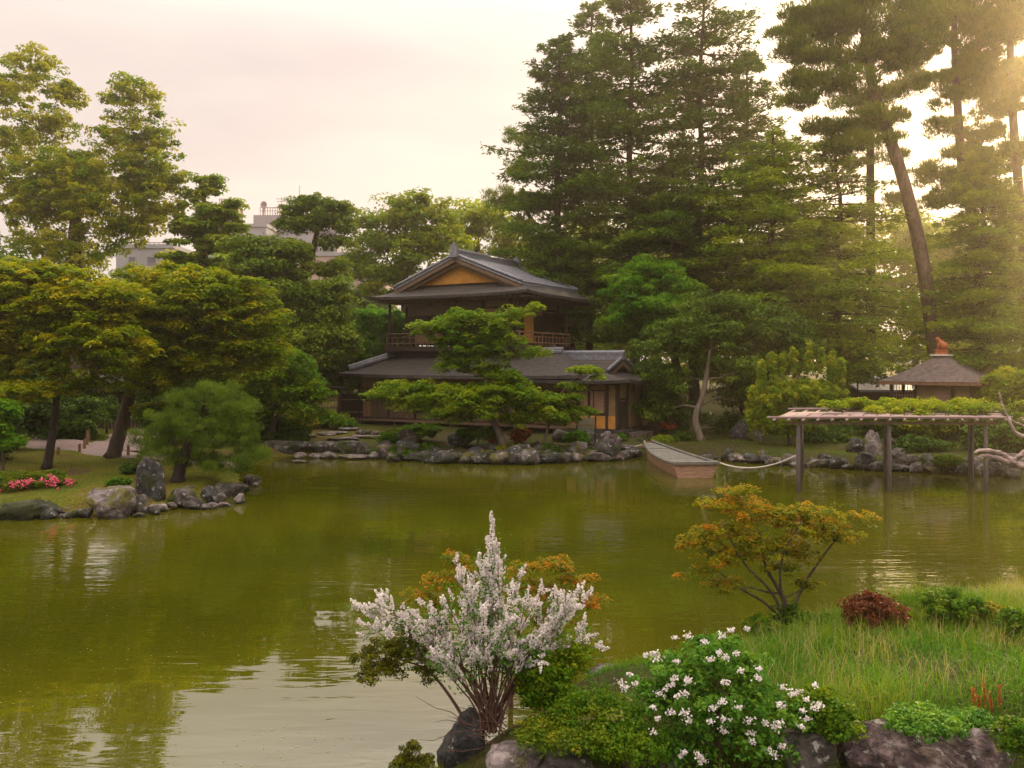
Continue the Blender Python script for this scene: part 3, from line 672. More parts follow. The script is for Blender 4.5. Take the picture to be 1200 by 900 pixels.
# right wing with its own small hip-and-gable roof
fw = lambda a, b, z: H(-b, 2.05 + a, z)
irimoya(TH, fw, 2.65, -1.2, 5.0, 0.2, 3.35, 1.45, 3.26, 3.62, 4.18, .28, 5, 10, 'plaster_dull', 'shingle', .008, False, ends=(False, True))
g0 = HG(-3.5, 0)
hpart('wall', 'plaster_dull', -4.2, -1.9, .0, 3.6, 1.25, 3.2)
mb = MB()
for (u, s) in ((-4.2, 0), (-2.45, 0), (-2.95, 0), (-3.75, 0)): hbox(mb, u - .06, u + .06, s - .06, s - .002, 1.25 if u < -3 else 1.7, 3.2)
for s in (.06, 1.0, 1.7, 2.6, 3.55): hbox(mb, -4.262, -4.202, s - .05, s + .05, 1.2, 3.2)
hbox(mb, -4.2, -1.95, -.05, -.003, 3.08, 3.2); hbox(mb, -4.26, -4.203, 0, 3.6, 2.45, 2.53)
mb.build('wing_posts', M['wood_dark'], TH)
win = hpart('board_shutter', 'board_pink', -3.62, -2.72, -.045, -.003, 1.92, 2.82)
mb = MB()
hbox(mb, -3.70, -2.64, -.07, -.004, 2.822, 2.88); hbox(mb, -3.70, -2.64, -.07, -.004, 1.86, 1.918)
hbox(mb, -3.18, -3.14, -.065, -.046, 1.92, 2.82); mb.build('window_frame', M['wood_dark'], win)
hpart('dado', 'plaster', -4.13, -2.5, -.04, -.003, 1.28, 1.80, label='bright ochre plaster dado')
hpart('sliding_door', 'wood_dark', -4.25, -4.202, .25, .95, 1.3, 2.4); hpart('sliding_door', 'bamboo', -4.30, -4.255, 1.05, 2.3, 1.3, 2.75)
hpart('step', 'rock_pale', -5.1, -4.35, .5, 1.8, g0 - .3, 1.12)
hpart('foundation', 'rock_dark', -4.5, 9.6, .45, 7.4, -.2, .95 + .12); hpart('foundation', 'rock_dark', -4.45, -1.9, -.15, 3.8, .2, 1.248)

# ------------------------------------------------------------------ thatched garden pavilion
def pav(px0=1028, px1=1150, d=43.0):
    ze = CH - .0215 * d; zt = CH + .0085 * d; A = P(1028, 447, d)[:2]; B = P(1150, 447, d - 3.15)[:2]
    e = (B - A); L = np.linalg.norm(e); e = e / L; n_ = np.array([-e[1], e[0]]); n_ = n_ if n_[1] > 0 else -n_
    cx = A + e * L / 2 + n_ * L / 2; g = gz(*cx)
    T = thing('garden_pavilion', (cx[0], cx[1], g), 'square open garden pavilion with pyramid roof of brown shingles behind the trellis', 'pavilion')
    f = lambda a, b, z: np.array([*(cx + e * a + n_ * b), z]); h = L / 2
    mb = MB(); th = .13; c4 = [(-h, -h), (h, -h), (h, h), (-h, h)]; t4 = [(a * .085, b * .085) for a, b in c4]
    for i in range(4):
        j = (i + 1) % 4; k = np.linspace(0, 1, 11)[:, None]; G = []
        for r in np.linspace(0, 1, 12):
            row = (f(*c4[i], ze) * (1 - r) + f(*t4[i], zt) * r) * (1 - k) + (f(*c4[j], ze) * (1 - r) + f(*t4[j], zt) * r) * k
            row[:, 2] += -.10 * np.sin(r * np.pi); G.append(row)
        mb.grid(np.array(G)); low = [q.copy() for q in G]
        for q in low: q[:, 2] -= th
        mb.grid(np.array(low)[:, ::-1])
    rf = mb.build('roof', M['thatch'], T)
    mb = MB()
    for i in range(4):
        j = (i + 1) % 4; A3, B3 = f(*[v * 1.004 for v in c4[i]], ze), f(*[v * 1.004 for v in c4[j]], ze)
        mb.hexa([A3 - (0, 0, .17), B3 - (0, 0, .17), f(*[v * .985 for v in c4[j]], ze - .17), f(*[v * .985 for v in c4[i]], ze - .17), A3 - (0, 0, .02), B3 - (0, 0, .02), f(*[v * .985 for v in c4[j]], ze - .02), f(*[v * .985 for v in c4[i]], ze - .02)])
    mb.build('eave_board', M['thatch_edge'], rf)
    mb = MB(); mb.box(-.42, .42, -.42, .42, zt - .02, zt + .05, f); mb.build('cap_slab', M['white'], rf)
    mb = MB(); mb.box(-.24, .24, -.24, .24, zt + .052, zt + .26, f); mb.box(-.28, .28, -.28, .28, zt + .262, zt + .30, f)
    orn = mb.build('finial_base', M['terracotta'], rf)
    rings = []                                              # crouching animal-shaped finial, lathe-like body, head and haunch
    mb = MB()
    mb.tube([f(.22, 0, zt + .36), f(.12, 0, zt + .50), f(-.02, 0, zt + .62), f(-.10, 0, zt + .74)], [.13, .19, .15, .08], 10)
    mb.tube([f(-.10, 0, zt + .66), f(-.14, 0, zt + .80), f(-.20, 0, zt + .86), f(-.28, 0, zt + .82)], [.08, .11, .09, .04], 10)
    mb.tube([f(-.10, .09, zt + .60), f(-.16, .09, zt + .30)], [.06, .045], 7); mb.tube([f(-.10, -.09, zt + .60), f(-.16, -.09, zt + .30)], [.06, .045], 7)
    mb.build('finial', M['terracotta'], rf, smooth=True)
    w_ = h * .78
    mb = MB(); mb.box(-w_ * .35, w_, -w_ + .02, w_ * .9, g + .1, ze + .1, f); mb.build('wall', M['plaster_dull'], T)
    mb = MB(); mb.box(w_ * .18, w_ * .45, -w_ - .03, -w_ + .017, g + .5, ze - .35, f); mb.build('panel', M['board_pink'], T)
    for (a, b) in ((-w_, -w_), (-w_ * .38, -w_), (w_ * .55, -w_), (w_, -w_), (w_, 0), (w_, w_), (-w_, 0), (-w_, w_)):
        mb = MB(); mb.box(a - .07, a + .07, b - .07, b + .07, g - .1, ze + .06, f); mb.build('post', M['wood_dark'], T)
    mb = MB()
    for a in np.arange(-w_ + .12, -w_ * .40, .13): mb.box(a - .012, a + .012, -w_ - .012, -w_ + .012, g + 1.0, ze - .12, f)
    mb.box(-w_ + .07, -w_ * .42, -w_ - .02, -w_ + .02, g + .95, g + 1.0, f); mb.box(-w_ + .07, -w_ * .42, -w_ - .02, -w_ + .02, g + 1.6, g + 1.64, f)
    mb.build('lattice', M['board_pink'], T)
    mb = MB(); mb.tube([f(-w_ * .38, -w_ - .35, ze - .38), f(-w_ * .38, -w_ - .35, ze - .13)], .075, 10); mb.build('lantern', M['white'], T)
    return T
pav()
# long low roof of a shed beside the pavilion
T = thing('garden_shed', P(1012, 470, 47) * (1, 1, 0) + (0, 0, 1), 'low shed with dark slate-grey roof just left of the shingled pavilion', 'shed')
mb = MB(); a = P(1006, 457, 47); b = P(1090, 457, 47); mb.slab([a, b, b + (0, 3, .75), a + (0, 3, .75)], .12); mb.slab([a + (0, 3, .75), b + (0, 3, .75), b + (0, 6, 0), a + (0, 6, 0)], .12); mb.build('roof', M['tile'], T)
mb = MB(); mb.box(a[0] + .4, b[0] - .4, a[1] + .5, a[1] + 5.4, .6, a[2] - .02); mb.build('wall', M['wood_dark'], T)

# ------------------------------------------------------------------ wisteria trellis standing in the water
dT = 26.3; zT = 2.22
T = thing('wisteria_trellis', P(1042, 577, dT), 'long low wooden trellis on slender posts standing in the shallow water', 'trellis')
TR = T
xl, xr = 8.03, 15.3; sk = np.array([1.75, 3.6])          # rafters run away and to the right
def tp(px_x, k, z): return np.array([px_x + sk[0] * k, dT + sk[1] * k, z])
for i, x in enumerate((P(935, 0, dT)[0], P(1042, 0, dT)[0], P(1155, 0, dT)[0])):
    mb = MB(); mb.tube([(x, dT, -.7), (x + .01, dT, .9), (x, dT, zT - .17)], [.070, .065, .060], 9); mb.build('post', M['post'], T, smooth=True)
for x, k in ((P(935, 0, dT)[0] - .25, .62), (P(935, 0, dT)[0] - .4, 1.0), (P(1042, 0, dT)[0] - .3, 1.0), (P(1155, 0, dT)[0] - .3, .62), (P(1155, 0, dT)[0] - .3, 1.0)):
    q = tp(x, k, 0); mb = MB(); mb.tube([(q[0], q[1], -.7), (q[0], q[1], zT - .1)], [.062, .056], 8); mb.build('post', M['post'], T, smooth=True)
for k in (0.0, .62, 1.0):
    a, b = tp(xl + .45, k, zT - .09), tp(xr - .3, k, zT - .09); mb = MB(); mb.hexa([a + (0, -.04, -.035), b + (0, -.04, -.035), b + (0, .04, -.035), a + (0, .04, -.035), a + (0, -.04, .045), b + (0, -.04, .045), b + (0, .04, .045), a + (0, .04, .045)]); mb.build('beam', M['wood'], T)
for i in range(17):
    x = xl + .10 + i * (xr - xl - .2) / 16; mb = MB(); mb.tube([tp(x, -.10, zT + .035), tp(x, .5, zT + .06), tp(x, 1.06, zT + .09)], .042, 7)
    mb.build('rafter', M['wood_pink'], T, smooth=True)
for i, k in enumerate((-.06, 1.05)):
    mb = MB(); mb.tube([tp(xl - .12, k, zT + .11 + .04 * k), tp((xl + xr) / 2, k, zT + .125 + .04 * k), tp(xr + .1, k, zT + .11 + .04 * k)], .035, 7); mb.build('lath', M['wood_pink'], T, smooth=True)
mb = MB(); rngT = random.Random(4)
for i in range(16):
    x0 = xl + .16 + i * (xr - xl - .2) / 16; x1 = x0 + (xr - xl - .2) / 16 - .12
    for k0, k1 in ((-.04, .10), (.12, .30), (.33, .55), (.58, .8)):
        dz = rngT.uniform(-.01, .01); q = [tp(x0, k0, zT + .085 + dz), tp(x1, k0, zT + .085 + dz), tp(x1, k1, zT + .10 + dz), tp(x0, k1, zT + .10 + dz)]; mb.slab(q, .03)
mb.build('slat_roof', M['wood_pink'], T)

# ------------------------------------------------------------------ punt
def boat():
    st = np.array(W(815, 560)); bow = np.array(W(760, 534)); ax = unit(bow - st); L = np.linalg.norm(bow - st)
    sd_ = np.array([ax[1], -ax[0]]); T = thing('punt', (*((st + bow) / 2), 0), 'flat-bottomed wooden punt with boarded grey deck moored on the pond', 'boat')
    f = lambda t_, b, z: np.array([*(st + ax * t_ * L + sd_ * b), z])
    ks = np.linspace(0, 1, 13); wb = .80 * (1 - .78 * ks ** 2.4) ; fl = .72
    zt = .44 + .16 * np.abs(1.6 * ks - .6) ** 2; zb = -.12 + .42 * np.maximum(0, ks - .8) / .2 * 1.0
    mb = MB(); G = []
    for k, w_, t_, b_ in zip(ks, wb, zt, zb): G.append([f(k, -w_, t_), f(k, -w_ * fl, b_), f(k, w_ * fl, b_), f(k, w_, t_)])
    mb.grid(np.array(G)); mb.add(G[0], [(0, 1, 2, 3)]); mb.add(G[-1], [(3, 2, 1, 0)])
    mb.build('hull', M['hull'], T)
    for sg in (-1, 1):
        mb = MB(); mb.tube([f(k, sg * w_ * 1.01, t_ + .03) for k, w_, t_ in zip(ks, wb, zt)], .05, 6); mb.build('gunwale', M['deck'], T)
    rg = random.Random(3); mb = MB()
    for i in range(9):
        k0, k1 = .0 + i / 9 * .97, .0 + (i + 1) / 9 * .97 - .008; w0, w1 = np.interp(k0, ks, wb) * .98, np.interp(k1, ks, wb) * .98; z0, z1 = np.interp(k0, ks, zt) - .02, np.interp(k1, ks, zt) - .02
        dz = rg.uniform(0, .015); mb.slab([f(k0, -w0, z0 + dz), f(k0, w0, z0 + dz), f(k1, w1, z1 + dz), f(k1, -w1, z1 + dz)], .03)
    mb.build('deck_boards', M['deck'], T)
    mb = MB(); mb.slab([f(-.012, -.82, .56), f(-.012, .82, .56), f(.02, .82, .57), f(.02, -.82, .57)], .09); mb.build('stern_beam', M['deck'], T)
    return f
bf = boat()
def rope(name, a, b, sag, label, r=.028, mid=None):
    k = np.linspace(0, 1, 24)[:, None]; q = np.array(a) * (1 - k) + np.array(b) * k; q[:, 2] -= sag * 4 * (k * (1 - k))[:, 0]
    q[:, 2] = np.maximum(q[:, 2], .05)
    mb = MB(); mb.tube(q, r, 6); return setp(mb.build(name, M['rope'], smooth=True), label, 'rope')
rope('mooring_rope', bf(.03, .85, .52), P(935, 533, dT), .30, 'white rope sagging from the punt stern to the left trellis post')
rope('mooring_rope', bf(.97, -.3, .5), P(712, 529, 37.5), .02, 'white rope running from the punt bow to the rocks beside the tea house', .022)
rope('guide_rope', P(712, 529, 37.5), P(697, 510, 38.5), .25, 'short white rope climbing the rocks beside the greyed bamboo screen', .018)

# jetty slats at the bow
T = thing('landing_stage', (*W(745, 541), 0), 'small dark plank landing stage on short piles beside the punt bow', 'jetty')
for i in range(4):
    a = P(733, 533.5 + i * .2, 37.0 + i * .35); mb = MB(); mb.box(a[0], a[0] + 1.05, a[1], a[1] + .28, .30, .36); mb.build('plank', M['wood'], T)
for (px, dd) in ((735, 37), (760, 37), (735, 38.2), (760, 38.2)):
    a = P(px, 0, dd); mb = MB(); mb.tube([(a[0], dd + .1, -.6), (a[0], dd + .1, .295)], .05, 7); mb.build('pile', M['wood_dark'], T)

# greyed bamboo screen fence in front of the wing
T = thing('bamboo_screen', P(687, 515, 38.3), 'short greyed bamboo screen fence standing before the tea house wing', 'screen fence')
mb = MB()
for i in range(17):
    x = P(677.5, 0, 38.3)[0] + i * .044; mb.tube([(x, 38.3, .45), (x, 38.3, P(0, 489 + (i % 3) * .5, 38.3)[2])], .020, 6)
mb.build('bamboo_panel', M['screen'], T)
for z in (.8, 1.2): 
    mb = MB(); mb.box(P(677, 0, 38.3)[0] - .05, P(697, 0, 38.3)[0] + .03, 38.26, 38.275, z, z + .05); mb.build('rail', M['bamboo'], T)
for px in (676, 698):
    mb = MB(); x = P(px, 0, 38.3)[0]; mb.tube([(x, 38.32, .2), (x, 38.32, P(0, 487, 38.3)[2])], .04, 8); mb.build('post', M['wood_dark'], T)

# bamboo gate and fence left of the house
T = thing('bamboo_gate', P(372, 500, 47), 'small bamboo wicket gate under a dark lintel beyond the stone slabs', 'gate')
x0, x1 = P(366, 0, 47)[0], P(396, 0, 47)[0]; zt = P(0, 462, 47)[2]
mb = MB()
for i in range(18): mb.tube([(x0 + (x1 - x0) * i / 17, 47, 1.0), (x0 + (x1 - x0) * i / 17, 47, zt - .1)], .03, 5)
mb.build('bamboo_panel', M['bamboo'], T)
for z in (1.5, zt - .35): mb = MB(); mb.box(x0, x1, 46.9, 46.96, z, z + .06); mb.build('rail', M['wood'], T)
for x in (x0 - .1, x1 + .1): mb = MB(); mb.box(x - .08, x + .08, 46.9, 47.06, .6, zt + .3); mb.build('post', M['wood_dark'], T)
mb = MB(); mb.box(x0 - .5, x1 + .5, 46.6, 47.3, zt + .3, zt + .42); mb.build('lintel', M['wood_dark'], T)
T = thing('bamboo_fence', P(410, 500, 48), 'dark weathered brushwood fence between the wicket gate and the tea house', 'fence')
x0, x1 = P(398, 0, 48)[0], P(440, 0, 48)[0]
mb = MB()
for i in range(60): mb.tube([(x0 + (x1 - x0) * i / 59, 48, .8), (x0 + (x1 - x0) * i / 59, 48, 2.2 + .03 * (i % 4))], .025, 4)
mb.build('brushwood_panel', M['wood_dark'], T)
for z in (1.2, 1.9): mb = MB(); mb.box(x0, x1, 47.9, 47.96, z, z + .06); mb.build('rail', M['bamboo'], T)

# dark garden hut on the left behind the maples
T = thing('garden_hut', P(122, 520, 43) * (1, 1, 0) + (0, 0, .9), 'dark timber garden hut with pale grey roof edge behind the leaning maple', 'hut')
x0, x1 = P(98, 0, 43)[0], P(168, 0, 43)[0]; zr = P(0, 453, 43)[2]
mb = MB(); mb.box(x0 + .4, x1 - .4, 43.2, 46, .5, zr - .1); mb.build('wall', M['wood_dark'], T)
mb = MB(); mb.slab([(x0, 42.4, zr - .1), (x1, 42.4, zr - .1), (x1, 44.6, zr + .6), (x0, 44.6, zr + .6)], .12); mb.slab([(x0, 44.6, zr + .6), (x1, 44.6, zr + .6), (x1, 46.8, zr - .1), (x0, 46.8, zr - .1)], .12); mb.build('roof', M['shingle'], T)
mb = MB(); mb.box(x0 + .8, x1 - .3, 42.34, 42.396, zr - .22, zr - .12); mb.build('fascia', M['thatch'], T)
mb = MB()
for i in range(13): x = x0 + .5 + i * (x1 - x0 - 1) / 12; mb.box(x - .02, x + .02, 43.14, 43.197, .6, zr - .25)
mb.build('lattice', M['wood'], T)

# low rope-post stakes beside the path
for i, (px, py, dd, h_, lb) in enumerate(((102, 526, 35.2, .62, 'tallest bamboo-tipped stake at the bend of the gravel path'), (99, 531, 33.9, .42, 'middle stake of three at the bend of the gravel path'), (104, 521, 37.5, .5, 'farthest stake at the bend of the gravel path, behind the tallest'), (93, 533, 32.6, .30, 'short dark stake on the moss just left of the gravel path'), (150, 533, 32.0, .40, 'pale stake right of the leaning maple trunk'), (68, 534, 32.0, .24, 'lone stubby stake on the lawn left of the gravel path'))):
    a = P(px, py, dd); g = gz(a[0], a[1]); T = thing('path_stake', (a[0], a[1], g), lb, 'stake', 'stakes beside the gravel path')
    mb = MB(); mb.tube([(a[0], a[1], g - .1), (a[0] + .01, a[1], g + h_)], [.06, .052], 8); mb.build('post', M['wood_warm'], T)
    mb = MB(); mb.tube([(a[0] + .01, a[1], g + h_), (a[0] + .01, a[1], g + h_ + .03)], [.045, .03], 8); mb.build('cap', M['bamboo'], T)

# ------------------------------------------------------------------ town buildings beyond the trees
def block(name, label, d, px0, px1, ptop, depth, mat, rows=(), extra=None, side=0):
    a, b = P(px0, ptop, d), P(px1, ptop, d); T = thing(name, (a[0], d, 0), label, 'building')
    mb = MB(); mb.box(a[0], b[0], d, d + depth, 0, a[2]); mb.build('wall', M[mat], T)
    mb = MB(); mb.box(a[0] - .15, b[0] + .15, d - .15, d + depth + .15, a[2] + .002, a[2] + .45); mb.build('parapet', M['concrete'], T)
    for (w0, w1, y0, y1) in rows:
        p0, p1 = P(w0, y1, d), P(w1, y0, d); mb = MB(); mb.box(p0[0], p1[0], d - .06, d - .003, p0[2], p1[2]); wd = mb.build('window', M['concrete'], T)
        mb = MB(); mb.box(p0[0] + .12, p1[0] - .12, d - .075, d - .062, p0[2] + .12, p1[2] - .12); mb.build('pane', M['glass'], wd)
    if extra: extra(T)
    return T
def roof_rail(T, d, px0, px1, pb, pt, n=9):
    mb = MB(); a, b = P(px0, pb, d + 1), P(px1, pt, d + 1)
    for i in range(n + 1):
        x = a[0] + (b[0] - a[0]) * i / n; mb.box(x - .05, x + .05, a[1] - .05, a[1] + .05, a[2] - .1, b[2])
    mb.box(a[0], b[0], a[1] - .06, a[1] + .06, b[2] - .1, b[2] + .02); mb.box(a[0], b[0], a[1] - .04, a[1] + .04, (a[2] + b[2]) / 2, (a[2] + b[2]) / 2 + .08)
    mb.build('roof_railing', M['metal'], T)
def antenna(T, d, px, pb, pt, bars=True):
    a, b = P(px, pb, d + 2), P(px, pt, d + 2); mb = MB(); mb.tube([a, b], .06, 5)
    if bars:
        for k in (.6, .75, .9):
            z = a[2] + (b[2] - a[2]) * k; mb.box(a[0] - .9 * k, a[0] + .9 * k, a[1] - .04, a[1] + .04, z - .04, z + .04)
    mb.build('antenna', M['metal'], T)
def ex1(T):
    a, b = P(297, 272, 128), P(333, 252, 128); mb = MB(); mb.box(a[0], b[0], 128, 136, a[2] - 1, b[2]); mb.build('penthouse', M['concrete_grey'], T)
    roof_rail(T, 128, 305, 331, 252, 243); antenna(T, 128, 330, 252, 231); antenna(T, 128, 351, 262, 217, False)
    c = P(309, 240, 129); mb = MB(); th = np.linspace(0, 2 * np.pi, 15)[:-1]
    mb.add(np.concatenate([[c + (.55 * math.cos(q) * .9, 0, .55 * math.sin(q)) for q in th], [c + (0, .5, 0)]]), [(i, (i + 1) % 14, 14) for i in range(14)]); mb.tube([c + (0, .3, 0), P(309, 253, 129)], .12, 6); mb.build('dish', M['metal'], T)
def ex2(T): 
    a, b = P(256, 262, 121), P(272, 238, 121); mb = MB(); mb.box(a[0], b[0], 121, 126, a[2] - 1, b[2]); mb.build('stair_tower', M['concrete_pink'], T); roof_rail(T, 121, 257, 271, 238, 233, 5)
block('apartment_building', 'pale grey apartment block with rooftop hut, dish and antennas rising over the trees', 126, 290, 395, 272, 14, 'concrete', [(322, 334, 285, 294), (338, 350, 285, 294), (378, 392, 285, 296), (360, 374, 285, 296)], ex1)
block('office_building', 'bluish-white low office building beside the dark conifer at left', 120, 238, 312, 266, 14, 'concrete', [(256, 270, 276, 286), (276, 290, 276, 286)], ex2)
def ex3(T): roof_rail(T, 95, 142, 192, 291, 284, 9)
block('flat_roofed_building', 'pale blue flat-roofed building glimpsed under the tall left tree', 95, 136, 202, 291, 10, 'concrete', [(150, 160, 300, 310), (172, 184, 300, 310)], ex3)
block('terrace_house', 'pinkish block behind the bright bush left of the tea house roof', 92, 396, 452, 322, 10, 'concrete_pink', [(404, 412, 332, 342)])
block('town_house', 'pinkish-grey house wall seen between the gnarled tree and the tea house', 108, 345, 420, 300, 10, 'concrete_pink', [(352, 362, 312, 322), (372, 384, 312, 322)])

# ------------------------------------------------------------------ stones
_ico = {}
def ico(sub):
    if sub not in _ico:
        bm = bmesh.new(); bmesh.ops.create_icosphere(bm, subdivisions=sub, radius=1.0)
        v = np.array([x.co[:] for x in bm.verts]); f = [tuple(q.index for q in fc.verts) for fc in bm.faces]; bm.free(); _ico[sub] = (v, f)
    return _ico[sub]
def rock(px, pyb, wpx, hpx, mat, label, d=None, group='stones along the pond edge', cuts=14, sub=4, deep=.8, taper=0.0, name='rock', cat='rock', flat_top=0.0, rough=.06, sink=.25):
    if d is None: d = CH * F / (pyb - HY)
    seed = int(px * 13 + pyb * 7 + wpx); rng = np.random.default_rng(seed)
    v, f = ico(sub); v = v.copy()
    v = np.sign(v) * np.abs(v) ** .8
    for _ in range(cuts):
        n = rdir(rng, 1)[0]; dd = rng.uniform(.55, .9); ex = np.maximum(0, v @ n - dd); v -= ex[:, None] * n * .93
    if flat_top: ex = np.maximum(0, v[:, 2] - flat_top); v[:, 2] -= ex * .95
    o3 = rng.uniform(-50, 50, 3)
    dsp = np.array([mnoise.fractal(Vector(p * 1.7 + o3), 1.0, 2.1, 5) for p in v]); v *= (1 + rough * 3.2 * dsp)[:, None]
    v /= np.abs(v).max(0)
    if taper: v[:, :2] *= (1 - taper * (v[:, 2] * .5 + .5))[:, None]
    wx, hz = wpx / F * d * .54, hpx / F * d * 1.1
    hz2 = hz * (1 + sink) * .5; c = P(px, pyb, d)
    v = v * np.array([wx * 1.04, wx * deep, hz2]); ang = rng.uniform(-.15, .15); ca, sa = math.cos(ang), math.sin(ang)
    v[:, :2] = v[:, :2] @ np.array([[ca, -sa], [sa, ca]])
    loc = np.array([c[0], d + wx * deep * .35, c[2] + hz - hz2])
    mb = MB(); mb.add(v, f); o = mb.build(name, M[mat], smooth=(sub >= 3))
    o.location = loc; setp(o, label, cat, group); return o
R = rock
# left point
R(30, 608, 72, 22, 'rock_dark', 'low dark stone with pale speckles at the far left waterline, below the azalea')
R(2, 597, 14, 9, 'rock_pale', 'bluish pale stone cut by the left edge of the view'); R(75, 603, 26, 10, 'rock_pale', 'flat pale stone between the speckled dark stone and the big block')
R(93, 592, 16, 12, 'rock_pale', 'small pale stone tucked at the upper left of the big square block', d=23.2); R(88, 606, 22, 8, 'rock', 'low brown stone touching the foot of the big square block')
R(71, 607, 7, 5, 'rock_pale', 'pebble-sized pale stone at the waterline below the azalea')
R(127, 606, 54, 37, 'rock_pale', 'big square block of stone with flat pale top and yellow lichen at the waterline', cuts=4, flat_top=.72, deep=.9, rough=.045, sub=5)
R(174, 592, 38, 58, 'rock_dark', 'tall upright dark standing stone left of the clipped pine', d=23.4, taper=.38, cuts=6, deep=.7, sub=5, rough=.05)
R(165, 590, 13, 10, 'rock', 'small rounded stone at the left foot of the standing stone', d=22.8); R(163, 600, 11, 9, 'rock_pale', 'small stone second from the bottom beside the standing stone'); R(162, 606, 12, 5, 'rock_pale', 'lowest flat stone at the waterline between block and standing stone')
R(182, 600, 24, 10, 'rock_pale', 'pale wedge-shaped stone at the foot of the standing stone')
R(212, 594, 34, 20, 'rock', 'brown slanting boulder right of the standing stone', d=23.6); R(224, 597, 26, 15, 'rock', 'brown boulder with a pale peak at the waterline under the clipped pine'); R(218, 578, 20, 9, 'rock', 'mossy low stone behind the slanting boulder', d=25.2)
R(245, 588, 22, 17, 'rock_dark', 'dark rounded boulder in the middle of the left point', d=24.4); R(257, 590, 13, 12, 'rock_pale', 'small ochre stone right of the dark rounded boulder', d=24.1)
R(244, 597, 19, 8, 'rock_pale', 'flat pale stone at the waterline below the dark rounded boulder'); R(269, 583, 38, 17, 'rock', 'long smooth brown boulder near the tip of the left point', d=25.6, flat_top=.8); R(280, 590, 12, 11, 'rock_pale', 'small cube-shaped stone at the waterline under the long smooth boulder')
R(262, 594, 14, 5, 'rock_pale', 'flat sliver of stone between the cube-shaped stone and the pale flat stone'); R(281, 574, 15, 8, 'rock', 'small stone behind the long smooth boulder', d=27.2); R(295, 569, 21, 14, 'rock', 'angular dark stone with mossy top at the tip of the left point', d=27.9); R(262, 571, 30, 6, 'rock_dark', 'low dark stone shaded by the clipped pine', d=27.5)
R(299, 570, 9, 4, 'rock_pale', 'thin pale stone at the waterline of the left point tip')
# slabs on the far bank, left
for (px, pt, wd, ht, lb) in ((330, 532, 48, 16, 'long dark revetment slab nearest the clipped pine'), (374, 531.5, 40, 16, 'second long revetment slab with an undercut right end'), (415, 532, 52, 16, 'wide pinkish revetment slab below the stepping stones')):
    R(px, pt, wd, ht, 'rock', lb, d=36.95, cuts=3, flat_top=.7, deep=.5, rough=.04, group='revetment slabs')
for (px, py, wd, ht, lb) in ((350, 537, 16, 6, 'small stone wedged under the first revetment slab'), (369, 537, 18, 6, 'pale stone at the water under the second revetment slab'), (385, 537.5, 17, 8, 'wedge stone at the joint of two revetment slabs'), (415, 538, 38, 5, 'thin long pale stone at the waterline under the wide slab'), (437, 538, 13, 8, 'small stone at the right end of the wide slab'), (349, 542, 20, 2.5, 'flat pale stone just breaking the water off the slabs')):
    R(px, py, wd, ht, 'rock_pale', lb)
for (px, py, wd, dd, lb) in ((395, 503, 16, 44, 'farthest small stepping stone'), (406, 505.5, 26, 43, 'stepping stone beside the tea house corner'), (388, 507.5, 34, 42, 'long stepping stone in the middle of the approach'), (382, 511, 22, 40.5, 'short stepping stone before the slabs'), (363, 514.5, 16, 39.6, 'small stepping stone left of the approach'), (434, 511.5, 44, 40.2, 'wide pale stepping stone under the tea house floor'), (402, 515.5, 36, 39.0, 'stepping stone lying on top of the wide revetment slab')):
    o = R(px, py, wd, 3.0, 'rock_pale', lb, d=dd, cuts=3, flat_top=.5, deep=.7, name='stepping_stone', cat='stepping stone', group='stepping stones to the tea house', sub=3)
    o.location.z = gz(o.location.x, o.location.y) + .10
R(440, 513, 9, 9, 'rock_pale', 'upright pale footing stone under the left corner post', d=40.8); R(425, 512, 18, 10, 'rock', 'squat grey footing stone left of the corner post', d=41)
# centre
R(477, 524, 28, 19, 'rock', 'rounded brown boulder among the green ground cover left of centre', d=36.5); R(460, 541, 16, 10, 'rock', 'stone half hidden by ground cover left of centre'); R(506, 536.5, 10, 2.5, 'rock_pale', 'thin pale stone in the water below the boulder'); R(508, 540, 7, 2.5, 'rock_pale', 'tiny pale stone in the water beside the thin pale one')
R(541, 523, 30, 16, 'rock_dark', 'greenish flat-topped boulder left of the central maple', d=36.8); R(522, 541, 26, 13, 'rock_dark', 'low dark boulder at the waterline left of the central maple'); R(548, 541, 28, 14, 'rock_dark', 'broad dark boulder at the waterline below the flat-topped boulder'); R(572, 543, 22, 10, 'rock', 'low stone at the waterline below the central maple trunk')
R(576, 531, 20, 10, 'rock_dark', 'stone beneath the central maple root', d=35.5); R(594, 543, 16, 8, 'rock', 'small waterline stone right of the central maple trunk'); R(604, 536, 14, 9, 'rock', 'brown rounded stone under the red azalea', d=35)
R(634, 530, 16, 13, 'rock', 'block-shaped stone right of the red azalea', d=35.8); R(648, 531, 18, 12, 'rock_pale', 'light squarish stone above the shore, right of the red azalea', d=35.8); R(630, 541, 20, 8, 'rock_pale', 'pale waterline stone below the block-shaped pair')
R(619, 542, 7, 4, 'rock_pale', 'tiny white stone at the waterline right of centre'); R(668, 540, 30, 9, 'rock_pale', 'long pale waterline stone below the green round bush'); R(681, 533, 16, 9, 'rock', 'brown stone at the base of the bamboo screen', d=36.2); R(694, 539, 13, 9, 'rock_pale', 'small pointed pale stone at the waterline'); R(703, 532, 16, 10, 'rock', 'rounded stone between the screen and the rope', d=36.3)
R(709, 520, 13, 14, 'rock_pale', 'slanting pale slab beside the screen fence', d=37.8); R(720, 527, 18, 17, 'rock_pink', 'pinkish upright boulder with the white rope in front', d=37, cuts=6); R(722, 540, 17, 11, 'rock_pink', 'pinkish boulder at the waterline beneath the rope'); R(731, 539, 8, 9, 'rock', 'narrow stone at the left end of the landing stage')
